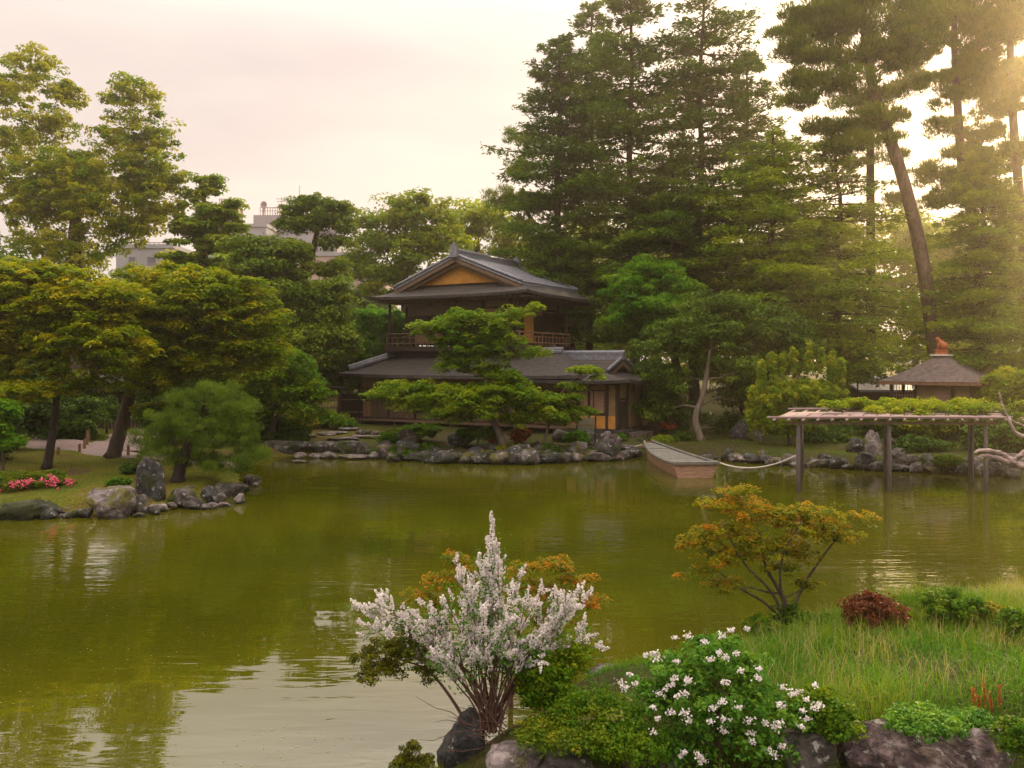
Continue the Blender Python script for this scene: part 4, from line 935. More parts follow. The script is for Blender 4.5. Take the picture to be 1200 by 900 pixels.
R(746, 526, 28, 12, 'rock', 'wide low boulder behind the landing stage', d=38.5); R(688, 525, 18, 20, 'rock_dark', 'dark jagged stone in front of the bamboo screen', d=37.2); R(660, 516, 24, 12, 'rock', 'grey boulder under the veranda beside the central maple', d=38.8); R(790, 528, 22, 9, 'rock', 'brown stone behind the punt bow', d=39); R(812, 521, 18, 6, 'rock_pale', 'flat paving stone on the moss behind the punt', d=40.5, flat_top=.5)
# right bank
for (px, py, wd, ht, mt, lb) in ((833, 541, 26, 8, 'rock_dark', 'low dark stone at the waterline just right of the punt'), (855, 541, 10, 15, 'rock_dark', 'upright narrow dark stone right of the punt stern'), (864, 542, 16, 10, 'rock_pale', 'grey stone behind the middle of the sagging rope'), (881, 543, 18, 11, 'rock_dark', 'dark rounded stone under the yellow-green bush'), (893, 543, 9, 14, 'rock_pale', 'tall thin pale stone behind the rope'), (908, 546, 20, 9, 'rock_pale', 'pale sloping stone left of the trellis post'), (924, 546, 12, 9, 'rock', 'brown stone just left of the trellis post'), (953, 548, 14, 9, 'rock_pale', 'pale stone between the left trellis posts'), (968, 547, 20, 14, 'rock_dark', 'dark humped stone right of the left trellis posts'), (987, 549, 26, 9, 'rock', 'long low stone under the trellis'), (1018, 551, 28, 20, 'rock_dark', 'dark slanted boulder at the foot of the tall peaked rock'), (1035, 551, 18, 12, 'rock', 'triangular brown stone below the tall peaked rock')):
    R(px, py, wd, ht, mt, lb)
R(1023, 540, 28, 33, 'rock_pale', 'tall peaked rock standing above the others behind the trellis', d=33.5, taper=.5, cuts=7, deep=.6); R(1006, 533, 24, 20, 'rock_dark', 'dark broad rock left of the tall peaked rock', d=34.2)
for (px, py, wd, ht, mt, lb, dd) in ((1052, 535, 20, 10, 'rock', 'upper ledge stone right of the tall peaked rock', 34), (1056, 552, 22, 22, 'rock', 'brown block of the stone bank right of the middle trellis post', None), (1074, 554, 18, 13, 'rock_pale', 'flat pale stone at the waterline under the trellis right half', None), (1086, 553, 22, 22, 'rock', 'rounded brown block in the shaded stone bank', None), (1107, 554, 20, 19, 'rock_dark', 'dark block left of the low fern in the stone bank', None), (1128, 556, 20, 17, 'rock', 'brown block right of the low fern in the stone bank', None), (1144, 558, 14, 15, 'rock_pale', 'pale stone beside the right trellis post', None), (1163, 558, 20, 16, 'rock_dark', 'dark block right of the right trellis post', None), (1184, 560, 22, 18, 'rock', 'brown block below the bare branch', None), (1042, 522, 14, 9, 'rock', 'small ledge stone just left of the middle trellis post', 35), (868, 519, 22, 26, 'rock_dark', 'dark upright boulder under the yellow-green bush', 39.5), (886, 520, 22, 18, 'rock', 'brown boulder partly covered by the yellow-green bush', 39)):
    R(px, py, wd, ht, mt, lb, d=dd)
rf_ = np.random.default_rng(9)
def fill_stones(n, px0, px1, lb, grp, wmin=9, wmax=22, up=0):
    for i in range(n):
        px = px0 + (px1 - px0) * (i + rf_.uniform(.1, .9)) / n
        lo, hi = 5.0, 60.0                                     # walk out from the eye until the bank is reached
        for _ in range(36):
            mid = (lo + hi) / 2; xs = (px - CX) / F * mid; seg = np.linspace(14, mid, 60); ok = shore_dist((px - CX) / F * seg, seg).max() < 0
            if ok: lo = mid
            else: hi = mid
        d = lo + rf_.uniform(.0, .45) + up; w_ = rf_.uniform(wmin, wmax) * 35 / d; h_ = w_ * rf_.uniform(.28, .75)
        pyb = HY + CH * F / d - (rf_.uniform(0, 3) + up * 4.5)
        R(px + rf_.uniform(0, .01), pyb, w_, h_, rf_.choice(['rock', 'rock_dark', 'rock', 'rock_dark', 'rock_dark', 'rock_pale']), lb, d=d, sub=3, group=grp)
fill_stones(34, 445, 752, 'small plain grey stone packed between the larger stones below the tea house', 'small stones below the tea house', 7, 30)
fill_stones(22, 450, 740, 'small plain stone set in the second row of the bank below the tea house', 'second-row stones below the tea house', 12, 24, .9)
fill_stones(34, 850, 1195, 'small plain grey stone packed between the larger stones of the right bank', 'small stones of the right bank', 10, 22)
fill_stones(22, 1045, 1198, 'brown stone stacked above the waterline of the bank behind the trellis', 'stacked stones behind the trellis', 14, 26, .7)
fill_stones(16, -10, 290, 'small plain stone filling a gap in the stone edge of the left point', 'small stones of the left point', 6, 12)
# near bank
R(543, 905, 66, 62, 'rock_dark', 'dark rock under the white-flowering shrub at the water', d=8.45, taper=.25, group='stones on the near bank', sub=5)
R(604, 905, 64, 40, 'rock_dark', 'shadowed rock behind the stems of the white-flowering shrub', d=8.7, group='stones on the near bank'); R(608, 915, 76, 32, 'rock_pale', 'smooth pale stone at the bottom edge left of centre', d=7.7, group='stones on the near bank', flat_top=.7); R(668, 918, 74, 30, 'rock', 'smooth grey stone at the bottom edge beside the pale one', d=7.6, group='stones on the near bank', flat_top=.7)
R(722, 797, 66, 17, 'rock_pink', 'flat pinkish slab at the waterline behind the grass', d=10.9, group='stones on the near bank', flat_top=.6, deep=.5); R(1058, 925, 150, 72, 'rock_pink', 'large pinkish boulder patched with pale lichen at the bottom', d=7.9, group='stones on the near bank', cuts=8, sub=5, flat_top=.8, deep=.6); R(1150, 925, 116, 66, 'rock_pink', 'dark boulder with pale lichen right of the large pinkish one', d=8.05, group='stones on the near bank', cuts=8, sub=5, deep=.6)
R(948, 922, 70, 62, 'rock', 'mossy brown rock right of the white-blossomed bush', d=7.8, group='stones on the near bank', sub=5); R(762, 915, 100, 48, 'rock_pink', 'shaded rock behind the foot of the white-blossomed bush', d=8.1, group='stones on the near bank', sub=5)

# ------------------------------------------------------------------ trees
g_up = lambda px, d, dz=0.0: np.array([(px - CX) / F * d, d, gz((px - CX) / F * d, d) + dz])
FAR = 'trees closing the view behind the garden'
# far wood, tree by tree
far = [(-30, 62, 330, 110, 'dark', 'dark tree mass at the far left edge behind the maples'), (60, 66, 390, 85, 'dark', 'dark low tree behind the two front maples'), (150, 64, 400, 70, 'dark', 'dark tree behind the leaning maple trunk'), (245, 70, 345, 75, 'broad', 'mid-green tree below the bluish office building'), (330, 72, 380, 60, 'dull', 'grey-green tree left of the gnarled trunk'), (425, 78, 390, 45, 'dark', 'dark tree directly left of the tea house'),
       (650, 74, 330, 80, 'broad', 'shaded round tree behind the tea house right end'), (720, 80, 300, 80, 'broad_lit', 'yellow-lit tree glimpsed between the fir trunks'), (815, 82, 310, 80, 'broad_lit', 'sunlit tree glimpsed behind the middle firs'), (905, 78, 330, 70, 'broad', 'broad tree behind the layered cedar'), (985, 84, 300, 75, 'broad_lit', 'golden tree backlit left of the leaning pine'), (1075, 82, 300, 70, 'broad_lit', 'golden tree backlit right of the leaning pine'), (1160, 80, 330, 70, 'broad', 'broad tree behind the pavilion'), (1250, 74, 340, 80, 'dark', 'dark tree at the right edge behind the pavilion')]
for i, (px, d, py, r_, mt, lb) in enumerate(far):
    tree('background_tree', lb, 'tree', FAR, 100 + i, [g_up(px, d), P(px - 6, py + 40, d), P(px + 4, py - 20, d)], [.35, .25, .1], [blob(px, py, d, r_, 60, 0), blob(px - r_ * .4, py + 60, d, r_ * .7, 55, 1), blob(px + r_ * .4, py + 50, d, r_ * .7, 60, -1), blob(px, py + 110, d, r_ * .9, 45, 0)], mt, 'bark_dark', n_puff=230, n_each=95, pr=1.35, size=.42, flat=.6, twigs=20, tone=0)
# wood behind the tea house
tree('zelkova_tree', 'tall spreading tree with sky showing through, left of the tea house ridge', 'tree', FAR, 1, [g_up(478, 62), P(474, 300, 62), P(478, 250, 62)], [.4, .28, .1], [blob(465, 262, 62, 42, 32), blob(500, 250, 62, 38, 28), blob(440, 290, 62, 32, 26), blob(482, 300, 62, 52, 30), blob(425, 265, 62, 24, 18), blob(420, 310, 62, 24, 24), blob(455, 330, 62, 40, 30), blob(520, 285, 62, 35, 30)], 'broad', n_puff=260, n_each=80, pr=.95, size=.27, flat=.5, bias=.5)
tree('pale_green_tree', 'pale yellow-green tree right above the tea house ridge', 'tree', FAR, 2, [g_up(560, 72), P(560, 300, 72), P(555, 260, 72)], [.4, .25, .1], [blob(548, 257, 72, 34, 27), blob(575, 262, 72, 28, 26), blob(535, 290, 72, 34, 30), blob(595, 295, 72, 32, 34), blob(560, 330, 72, 50, 34)], 'broad_lit', n_puff=170, n_each=80, pr=1.0, size=.30, flat=.5)
# left: tall camphor
tree('camphor_tree', 'tall billowing broadleaf tree with open forked crown at the left', 'tree', None, 3, [g_up(95, 50), P(92, 340, 50), P(88, 260, 50), P(110, 190, 50)], [.55, .42, .3, .15],
     [blob(40, 85, 50, 34, 36), blob(10, 110, 50, 30, 40, 1), blob(78, 115, 50, 24, 26), blob(20, 170, 50, 40, 26, 1), blob(152, 120, 50, 38, 34), blob(180, 160, 50, 30, 38), blob(135, 170, 50, 36, 36), blob(85, 200, 50, 50, 26), blob(105, 245, 50, 78, 38), blob(180, 225, 50, 36, 32), blob(25, 250, 50, 60, 46), blob(75, 300, 50, 70, 38), blob(150, 275, 50, 30, 32), blob(212, 212, 50, 22, 16), blob(60, 150, 50, 40, 26), blob(110, 215, 50, 70, 44), blob(40, 220, 50, 60, 40), blob(190, 250, 50, 34, 26), blob(175, 200, 50, 42, 40)],
     'broad', n_puff=1250, n_each=60, pr=.50, size=.20, flat=.6, bias=.5, twigs=320, tone=.26, tspread=.5)
tree('hinoki_tree', 'dark green cypress-like tree with sideways branches left of the office building', 'tree', None, 4, [g_up(238, 50), P(238, 300, 50), P(240, 205, 50)], [.4, .25, .05],
     [blob(240, 228, 50, 16, 20, 0), blob(262, 242, 50, 20, 7), blob(225, 262, 50, 28, 12), blob(262, 268, 50, 18, 10), blob(238, 285, 50, 40, 14), blob(215, 310, 50, 38, 16), blob(265, 315, 50, 32, 14), blob(240, 345, 50, 48, 22), blob(250, 250, 50, 26, 14), blob(235, 272, 50, 34, 14), blob(225, 235, 50, 16, 12), blob(272, 240, 50, 14, 6), blob(250, 215, 50, 12, 14), blob(262, 255, 50, 24, 12), blob(275, 270, 50, 18, 10)], 'cedar', n_puff=330, n_each=90, pr=.5, size=.22, flat=.4, up=.9, tone=.15)
tree('gnarled_holly_tree', 'gnarled dark-trunked tree with flat olive crown and side tufts before the apartment block', 'tree', None, 5, [g_up(345, 47), P(352, 348, 47), P(356, 318, 47), P(366, 295, 47), P(372, 270, 47)], [.30, .30, .27, .2, .12],
     [blob(372, 248, 47, 46, 20), blob(385, 262, 47, 36, 14), blob(345, 268, 47, 20, 8), blob(350, 262, 47, 34, 9), blob(400, 246, 47, 18, 12), blob(358, 238, 47, 20, 8), blob(395, 285, 47, 24, 10), blob(413, 272, 47, 10, 10), blob(335, 300, 47, 30, 12), blob(385, 318, 47, 34, 18), blob(325, 322, 47, 38, 22), blob(345, 298, 47, 12, 6)], 'dull', 'bark_dark', n_puff=330, n_each=110, pr=.42, size=.15, flat=.6, tone=.2)
tree('olive_tree', 'soft olive-green round tree filling the space under the gnarled tree', 'tree', None, 6, [g_up(325, 45), P(322, 420, 45), P(325, 350, 45)], [.3, .22, .08],
     [blob(290, 296, 45, 40, 18), blob(330, 296, 45, 36, 14), blob(305, 318, 45, 44, 26), blob(345, 350, 45, 50, 34), blob(300, 370, 45, 50, 36), blob(385, 355, 45, 34, 36), blob(350, 400, 45, 60, 36), blob(395, 400, 45, 28, 32), blob(290, 415, 45, 50, 30)], 'dull', n_puff=600, n_each=110, pr=.62, size=.19, flat=.6, tone=.14)
tree('bright_tree', 'vivid green small tree squeezed left of the tea house balcony', 'tree', None, 7, [g_up(432, 50), P(432, 440, 50), P(434, 380, 50)], [.16, .12, .05], [blob(432, 372, 50, 24, 20), blob(458, 385, 50, 26, 26), blob(470, 400, 50, 20, 24), blob(420, 400, 50, 20, 24), blob(442, 412, 50, 28, 16)], 'bright', n_puff=170, n_each=100, pr=.5, size=.18)
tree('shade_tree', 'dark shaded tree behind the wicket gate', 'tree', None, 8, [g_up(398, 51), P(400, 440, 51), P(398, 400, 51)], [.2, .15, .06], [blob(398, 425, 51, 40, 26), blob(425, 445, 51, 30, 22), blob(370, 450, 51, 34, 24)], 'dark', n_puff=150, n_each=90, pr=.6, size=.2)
# left front maples: layered sprays
MG = 'maples on the left point'
tree('maple_tree', 'upright forked maple with dark trunk and layered olive crown at the left', 'tree', MG, 9, [g_up(55, 28), P(62, 505, 28), P(66, 470, 28), P(62, 430, 28), P(58, 380, 28)], [.15, .12, .10, .08, .04],
     [blob(55, 365, 28, 105, 62, 0, 70), blob(15, 410, 28, 80, 50, .5, 60), blob(110, 405, 28, 75, 46, -.4, 60), blob(40, 325, 28, 60, 22, 0, 50), blob(120, 350, 28, 55, 26, 0, 50), blob(20, 460, 28, 50, 16, -1, 40), blob(95, 452, 28, 56, 12, 0, 40), blob(-20, 340, 28, 60, 50, 0, 60)],
     'maple', 'bark_dark', n_puff=1500, n_each=62, pr=.36, flat=.30, size=.12, aspect=.6, up=1.2, out=.25, droop=.35, tone=.08, bias=.42, twigs=160, tspread=.4)
tree('maple_tree', 'leaning thick-trunked maple with a limb reaching right over the path', 'tree', MG, 10, [g_up(132, 31.5), P(142, 500, 31.5), P(150, 470, 31.5), P(162, 440, 31.5), P(185, 415, 31), P(225, 395, 30.5), P(262, 372, 30)], [.27, .24, .21, .17, .12, .08, .04],
     [blob(220, 370, 31, 105, 62, 0, 70), blob(170, 395, 31, 80, 50, 0, 60), blob(285, 385, 31, 62, 46, 0, 50), blob(200, 335, 31, 80, 30, 0, 50), blob(265, 345, 31, 60, 30, 0, 50), blob(235, 430, 31, 75, 26, 0, 50), blob(170, 445, 31, 50, 20, -.6, 40), blob(300, 415, 31, 40, 24, -.5, 34), blob(190, 480, 31.5, 34, 12, 0, 30)],
     'maple', 'bark', n_puff=1700, n_each=62, pr=.38, flat=.30, size=.125, aspect=.6, up=1.2, out=.25, droop=.35, tone=.02, bias=.42, twigs=180, tspread=.4)
tree('maple_tree', 'mid-green drooping maple reaching toward the tea house behind the clipped pine', 'tree', MG, 11, [g_up(318, 38), P(322, 480, 38), P(326, 450, 38), P(330, 425, 38)], [.14, .11, .08, .04],
     [blob(315, 440, 38, 62, 34, 0, 50), blob(350, 455, 38, 40, 18, 0, 40), blob(372, 462, 38, 22, 9, -.3, 24), blob(290, 475, 38, 44, 28, 0, 40), blob(350, 482, 38, 36, 14, -.5, 30), blob(325, 420, 38, 40, 16), blob(382, 484, 38, 12, 6)], 'maple_green', n_puff=640, n_each=60, pr=.38, flat=.30, size=.13, up=1.1, out=.25, droop=.6, tone=.22, bias=.42, tspread=.4)
tree('young_maple', 'vivid green leafy sapling at the far left edge', 'tree', None, 12, [g_up(4, 25.5), P(3, 520, 25.5), P(0, 480, 25.5)], [.05, .04, .02], [blob(2, 478, 25.5, 20, 12), blob(-4, 505, 25.5, 26, 14), blob(8, 520, 25.5, 16, 10)], 'bright', n_puff=60, n_each=60, pr=.26, flat=.5, size=.13, tone=.15)
for i, (px, py, d, rx, ry, mt, lb) in enumerate([(20, 470, 34, 46, 44, 'dark', 'big shaded evergreen bush behind the leafy sapling'), (75, 488, 38, 40, 32, 'dark', 'dark rounded bush behind the upright maple trunk'), (125, 480, 41, 22, 16, 'dark', 'dark bush hanging before the garden hut'), (198, 470, 37, 34, 44, 'dark', 'dark evergreen bush right of the leaning maple'), (-30, 500, 30, 40, 50, 'dark', 'dark bush at the left edge of the garden'), (240, 440, 40, 44, 50, 'dark', 'shaded bush above the clipped pine'), (120, 518, 39, 18, 6, 'weed', 'low green bush at the far end of the gravel path'), (310, 505, 39, 34, 18, 'dark', 'dark low shrub between the clipped pine and the slabs'), (340, 512, 38.6, 24, 13, 'dark', 'small dark shrub left of the stepping stones'), (380, 492, 45, 20, 8, 'weed', 'clipped dark green hedge before the wicket gate'), (402, 495, 44, 14, 8, 'weed', 'clipped dark green hedge beside the brushwood fence'), (354, 495, 41, 14, 9, 'ochre_leaf', 'clipped yellowish shrub left of the stepping stones')]):
    b0 = g_up(px, d); bl = [blob(px, py, d, rx, ry), blob(px - rx * .3, py + ry * .35, d, rx * .8, ry * .7), blob(px + rx * .3, py + ry * .3, d, rx * .8, ry * .7)]
    tree('evergreen_bush', lb, 'bush', 'bushes on the left bank', 200 + i, [b0, b0 * .6 + bl[0][0] * .4, bl[0][0]], [.06, .05, .02], bl, mt, 'bark_dark', n_puff=int(50 + rx * ry / 8), n_each=90, pr=.32 if rx < 25 else .55, size=.13 if rx < 25 else .17, part='foliage', twigs=14, stem_name='stem')
# clipped pine on the point
tree('garden_pine', 'broad low clipped pine with soft grey-green needle cushions on the left point', 'tree', None, 13, [g_up(208, 26.2), P(212, 545, 26.2), P(222, 520, 26.2), P(232, 495, 26.2), P(240, 470, 26.2)], [.20, .17, .14, .11, .05],
     [blob(258, 460, 26.2, 32, 13), blob(225, 470, 26.2, 34, 13), blob(205, 490, 26.2, 40, 13), blob(275, 480, 26.2, 32, 16), blob(185, 512, 26.2, 36, 14), blob(235, 500, 26.2, 46, 16), blob(190, 532, 26.2, 34, 13), blob(262, 515, 26.2, 42, 18), blob(290, 505, 26.2, 20, 16), blob(225, 540, 26.2, 36, 13), blob(268, 545, 26.2, 34, 12), blob(295, 535, 26.2, 22, 13)],
     'pine_near', 'bark_dark', n_puff=520, n_each=130, pr=.21, flat=.8, size=.13, aspect=.10, up=.8, kind='needle', bias=.35, twigs=90)
rng = np.random.default_rng(77)
def flowers(rng, blobs, n, pet, size, mat, parent, name='blossoms', spread=.05, top=True, bias=.12):
    pc, _ = sample_puffs(rng, blobs, n, bias)
    idx = np.repeat(np.arange(n), pet); c = pc[idx] + rng.normal(0, spread, (len(idx), 3)); nn = rdir(rng, len(idx)) + np.array([0, -.6, .4])
    return leaf_mesh(name, leaves(c, nn, rdir(rng, len(idx)), size * rng.uniform(.7, 1.2, len(idx)), size * .8), rng.uniform(0, 1, len(idx)), M[mat], parent)
bl = [blob(28, 566, 24.5, 32, 13), blob(55, 562, 24.5, 24, 11), blob(72, 568, 24.5, 14, 9), blob(-5, 566, 24.5, 28, 14)]
T = tree('azalea_bush', 'low azalea bush with bright pink flowers at the left edge of the pond', 'bush', None, 14, [g_up(35, 24.6), P(35, 572, 24.6), P(34, 564, 24.6)], [.03, .03, .02], bl, 'azalea_leaf', n_puff=330, n_each=60, pr=.13, size=.055, flat=.7, part='foliage', twigs=20, bias=.3, stem_name='stem')
fb = [blob(22, 569, 24.2, 10, 7, -.35), blob(62, 568, 24.2, 9, 9, -.35), blob(61, 561, 24.2, 13, 4, -.3), blob(82, 567, 24.3, 5, 7, -.2), blob(38, 565, 24.2, 9, 3, -.4), blob(5, 572, 24.2, 5, 5, -.4)]
flowers(rng, fb, 55, 7, .062, 'azalea', T, spread=.03)
for i, (px, py, d, rx, ry, mt, lb) in enumerate([(152, 550, 27.2, 11, 6, 'dark', 'small dark clipped shrub behind the standing stone'), (139, 566, 24.2, 14, 5, 'weed', 'small green plant behind the big square block'), (240, 571, 26.8, 22, 8, 'ochre_leaf', 'ochre low shrub under the clipped pine')]):
    b0 = g_up(px, d); tree('low_shrub', lb, 'bush', None, 230 + i, [b0, b0 * .5 + P(px, py, d) * .5, P(px, py, d)], [.02, .02, .01], [blob(px, py, d, rx, ry)], mt, 'bark_dark', n_puff=60, n_each=60, pr=.12, size=.07, part='foliage', twigs=8, stem_name='stem')

# maple before the tea house
tree('maple_tree', 'wide layered green maple standing in front of the tea house', 'tree', None, 15, [g_up(590, 36.0), P(583, 503, 36), P(575, 488, 36.2), P(572, 455, 36.2), P(566, 425, 36.2), P(556, 395, 36.2)], [.19, .15, .13, .10, .07, .03],
     [blob(545, 372, 36.5, 34, 13, 0, 36), blob(575, 380, 36.5, 40, 14, 0, 40), blob(600, 368, 36.5, 26, 9, 0, 28), blob(628, 361, 36.5, 14, 6), blob(510, 385, 36.5, 32, 13, 0, 34), blob(545, 400, 36.5, 46, 16, 0, 40), blob(585, 398, 36.5, 34, 12, 0, 34), blob(535, 428, 36.5, 38, 13, 0, 36), blob(575, 435, 36.5, 34, 12), blob(622, 413, 36.5, 24, 9),
      blob(480, 455, 36, 50, 13, 0, 40), blob(445, 463, 36, 26, 7, 0, 28), blob(530, 462, 35.5, 46, 14, 0, 40), blob(590, 458, 35.5, 44, 14, 0, 40), blob(520, 485, 35.2, 34, 14, 0, 34), blob(560, 482, 35.2, 36, 13), blob(630, 468, 35.5, 34, 12, 0, 30), blob(648, 488, 35.5, 30, 10), blob(605, 492, 35.5, 26, 9), blob(590, 442, 35.8, 30, 12), blob(555, 470, 35.8, 80, 26, 0, 60), blob(490, 470, 36, 55, 16, 0, 40), blob(630, 478, 35.8, 50, 20, 0, 40), blob(560, 412, 36.3, 55, 24, 0, 45), blob(545, 385, 36.5, 60, 20, 0, 45)],
     'maple_green', 'bark_pale', n_puff=1700, n_each=44, pr=.33, flat=.34, size=.125, up=1.2, out=.2, droop=.3, twigs=120, tone=.24, bias=.7, tspread=.4)
tree('maple_tree', 'slim light-green maple leaning before the bamboo screen', 'tree', None, 16, [g_up(637, 36.2), P(641, 505, 36.2), P(648, 480, 36.2), P(662, 455, 36.2), P(678, 440, 36.2)], [.07, .06, .05, .035, .02],
     [blob(683, 434, 36.2, 24, 6, 0, 26), blob(700, 441, 36.2, 14, 4), blob(670, 452, 36.2, 16, 5), blob(668, 465, 36.2, 24, 6), blob(680, 482, 36.2, 20, 6), blob(655, 478, 36.2, 22, 7), blob(660, 492, 36.2, 20, 5)], 'maple_green', 'bark_pale', n_puff=190, n_each=60, pr=.28, flat=.3, size=.11, up=1.1, droop=.35, tone=.28)
for i, (px, py, d, rx, ry, mt, lb) in enumerate([(676, 514, 37, 14, 9, 'bright', 'rounded vivid green bush beside the bamboo screen'), (611, 511, 36.6, 12, 7, 'azalea_red', 'rust-red azalea bush right of the central maple trunk'), (577, 513, 36.4, 8, 5, 'azalea_red', 'small rust-red azalea left of the central maple trunk'), (776, 518, 39, 14, 8, 'lime', 'round clipped yellow-green bush behind the punt'), (560, 508, 36.4, 26, 7, 'weed', 'spreading green shrub left of the central maple trunk'), (462, 516, 37, 20, 14, 'weed', 'leafy green ground shrub left of the brown boulder'), (480, 532, 35.6, 24, 12, 'weed', 'green shrub spilling to the water below the brown boulder'), (492, 505, 38, 28, 7, 'weed', 'low leafy shrub under the tea house veranda'), (645, 529, 35, 12, 8, 'dark', 'dark small shrub at the waterline right of centre'), (500, 528, 36.2, 22, 8, 'maple_green', 'mossy green plant hanging between the stones left of centre'), (536, 531, 35.6, 16, 6, 'dark', 'dark fern-like tuft over the waterline stones left of the central maple'), (588, 535, 35.0, 14, 5, 'weed', 'small green tuft over the waterline stones at the maple root'), (625, 531, 35.2, 12, 5, 'ochre_leaf', 'mossy cushion over the stones right of the red azalea'), (690, 531, 35.8, 14, 6, 'dark', 'dark leafy tuft on the stones under the bamboo screen'), (448, 532, 36.6, 16, 8, 'dark', 'dark shrub over the right end of the revetment slabs'), (728, 514, 38.4, 5, 5, 'weed', 'tiny green tuft on the rocks before the wing'), (600, 528, 35.4, 20, 6, 'ochre_leaf', 'mossy low shrub on the stones below the red azalea'), (782, 499, 41, 11, 3, 'azalea_red', 'faint rusty azalea right of the tea house wing'), (800, 513, 40, 16, 7, 'dark', 'dark low shrub right of the round clipped bush'), (570, 535, 34.6, 20, 6, 'ochre_leaf', 'moss cushion at the waterline below the central maple')]):
    b0 = g_up(px, d); tree('garden_shrub', lb, 'bush', 'shrubs along the far bank', 250 + i, [b0, b0 * .5 + P(px, py, d) * .5, P(px, py, d)], [.03, .025, .01], [blob(px, py, d, rx, ry)], mt, 'bark_dark', n_puff=int(40 + rx * ry / 3), n_each=70, pr=.17, size=.085, part='foliage', twigs=8, bias=.3, stem_name='stem', tone=-.1 if mt == 'weed' else 0)

# right: big conifers
conifer('fir_tree', 'leftmost tall fir of the right-hand group, its tip clear against the sky', 20, 655, 400, 52, [(42, 6, 6), (70, 28, 30), (110, 38, 40), (150, 60, 50), (185, 70, 55), (240, 74, 60), (300, 66, 60), (350, 50, 60), (400, 30, 40)], 'fir', .38, 190, 0, .04, .5, per=135, size=.31, gap=.1)
conifer('fir_tree', 'second tall fir whose straight trunk rises above the tea house', 21, 742, 400, 50, [(-25, 10, 10), (20, 40, 40), (60, 62, 48), (120, 62, 56), (200, 66, 60), (280, 70, 66), (350, 60, 70), (400, 40, 50)], 'fir', .36, 210, -4, .05, .45, per=135, size=.31)
conifer('fir_tree', 'third tall fir with dark horizontal branches, right of the straight trunk', 22, 815, 410, 51, [(-30, 10, 10), (20, 44, 48), (70, 56, 62), (140, 58, 56), (220, 66, 56), (300, 74, 70), (370, 70, 70), (410, 50, 50)], 'fir', .36, 210, 8, .05, .45, per=135, size=.31)
conifer('fir_tree', 'slim fir squeezed between the two tallest firs', 23, 690, 400, 55, [(5, 6, 6), (60, 30, 30), (120, 44, 40), (200, 50, 50), (280, 60, 60), (360, 60, 60), (400, 30, 30)], 'fir', .26, 150, 4, .05, .4, per=140, size=.30)
conifer('fir_tree', 'slender fir closing the gap left of the leaning pine', 28, 872, 415, 54, [(62, 6, 6), (100, 26, 28), (150, 40, 40), (220, 50, 50), (300, 60, 60), (410, 50, 50)], 'fir', .28, 150, 4, .05, .4, per=125, size=.30)
conifer('cedar_tree', 'layered cedar with tiers of green fronds in the middle of the right-hand group', 24, 905, 420, 47, [(150, 8, 8), (180, 40, 44), (220, 64, 60), (270, 70, 84), (320, 88, 96), (370, 96, 100), (415, 80, 84)], 'cedar', .34, 200, 0, .08, .25, per=140, size=.26, gap=.12, group='layered cedars of the right-hand group')
conifer('cedar_tree', 'layered cedar with olive fronds left of the leaning pine trunk', 25, 985, 425, 48, [(150, 10, 10), (190, 40, 40), (240, 66, 60), (300, 76, 80), (360, 84, 84), (425, 70, 70)], 'cedar', .30, 170, -6, .08, .25, per=130, size=.27, gap=.14, group='layered cedars of the right-hand group', tone=-.08)
conifer('cedar_tree', 'dense feathery cedar at the right edge behind the pavilion', 26, 1150, 430, 46, [(175, 8, 8), (215, 28, 26), (260, 46, 44), (320, 66, 60), (380, 84, 72), (430, 80, 70)], 'cedar', .3, 200, 0, .12, .2, per=210, size=.24, gap=.03, group='layered cedars of the right-hand group', tone=-.02)
conifer('cedar_tree', 'dark cedar standing behind the bright green tree', 27, 790, 430, 49, [(190, 10, 10), (230, 46, 46), (280, 60, 60), (340, 70, 70), (400, 80, 80)], 'fir', .3, 150, 0, .08, .25, per=160, size=.27, group='layered cedars of the right-hand group')
# right: tall pines with bare trunks
PG = 'tall pines at the right'
def pine(lb, seed, trunk, trad, blobs, n_puff, bark='bark_pine', group=PG, pr=.50, tone=.12, n_each=82):
    return tree('pine_tree', lb, 'pine', group, seed, trunk, trad, blobs, 'pine', bark, n_puff=n_puff, n_each=n_each, pr=pr, flat=.6, size=.36, aspect=.15, up=.7, kind='needle', bias=.5, twigs=int(n_puff * .6), tone=tone)
d = 46
pine('tall leaning pine whose bare reddish trunk slants up over the pavilion', 30, [g_up(1104, d), P(1094, 400, d), P(1080, 300, d), P(1058, 210, d), P(1032, 130, d), P(1018, 80, d), P(1012, 20, d), P(1015, -40, d)], [.42, .40, .36, .32, .28, .24, .18, .08],
     [blob(1015, -10, d, 70, 26), blob(975, 35, d, 45, 16), blob(1045, 40, d, 42, 18), blob(1005, 65, d, 50, 14), blob(955, 70, d, 34, 10), blob(1060, 75, d, 30, 12), blob(985, 100, d, 52, 12), blob(1035, 108, d, 26, 9), blob(935, 118, d, 28, 8), blob(965, 150, d, 30, 8), blob(1040, 165, d, 22, 7), blob(1000, -50, d, 70, 24), blob(940, 20, d, 30, 14), blob(985, 20, d, 60, 26), blob(1050, 60, d, 50, 20), blob(1080, 25, d, 44, 22), blob(1070, 100, d, 34, 14), blob(930, 60, d, 30, 14), blob(1020, 140, d, 40, 12), blob(945, 95, d, 34, 12), blob(1000, 170, d, 34, 9), blob(925, 40, d, 26, 12)], 980)
d = 52
pine('straight dark-trunked pine standing just behind the leaning pine', 31, [g_up(1021, d), P(1020, 300, d), P(1020, 150, d), P(1022, 40, d)], [.30, .27, .22, .08],
     [blob(1005, 150, d, 36, 12), blob(1040, 185, d, 30, 9), blob(990, 195, d, 30, 9), blob(1010, 120, d, 40, 12), blob(1045, 235, d, 22, 7)], 130, bark='bark_dark')
d = 49
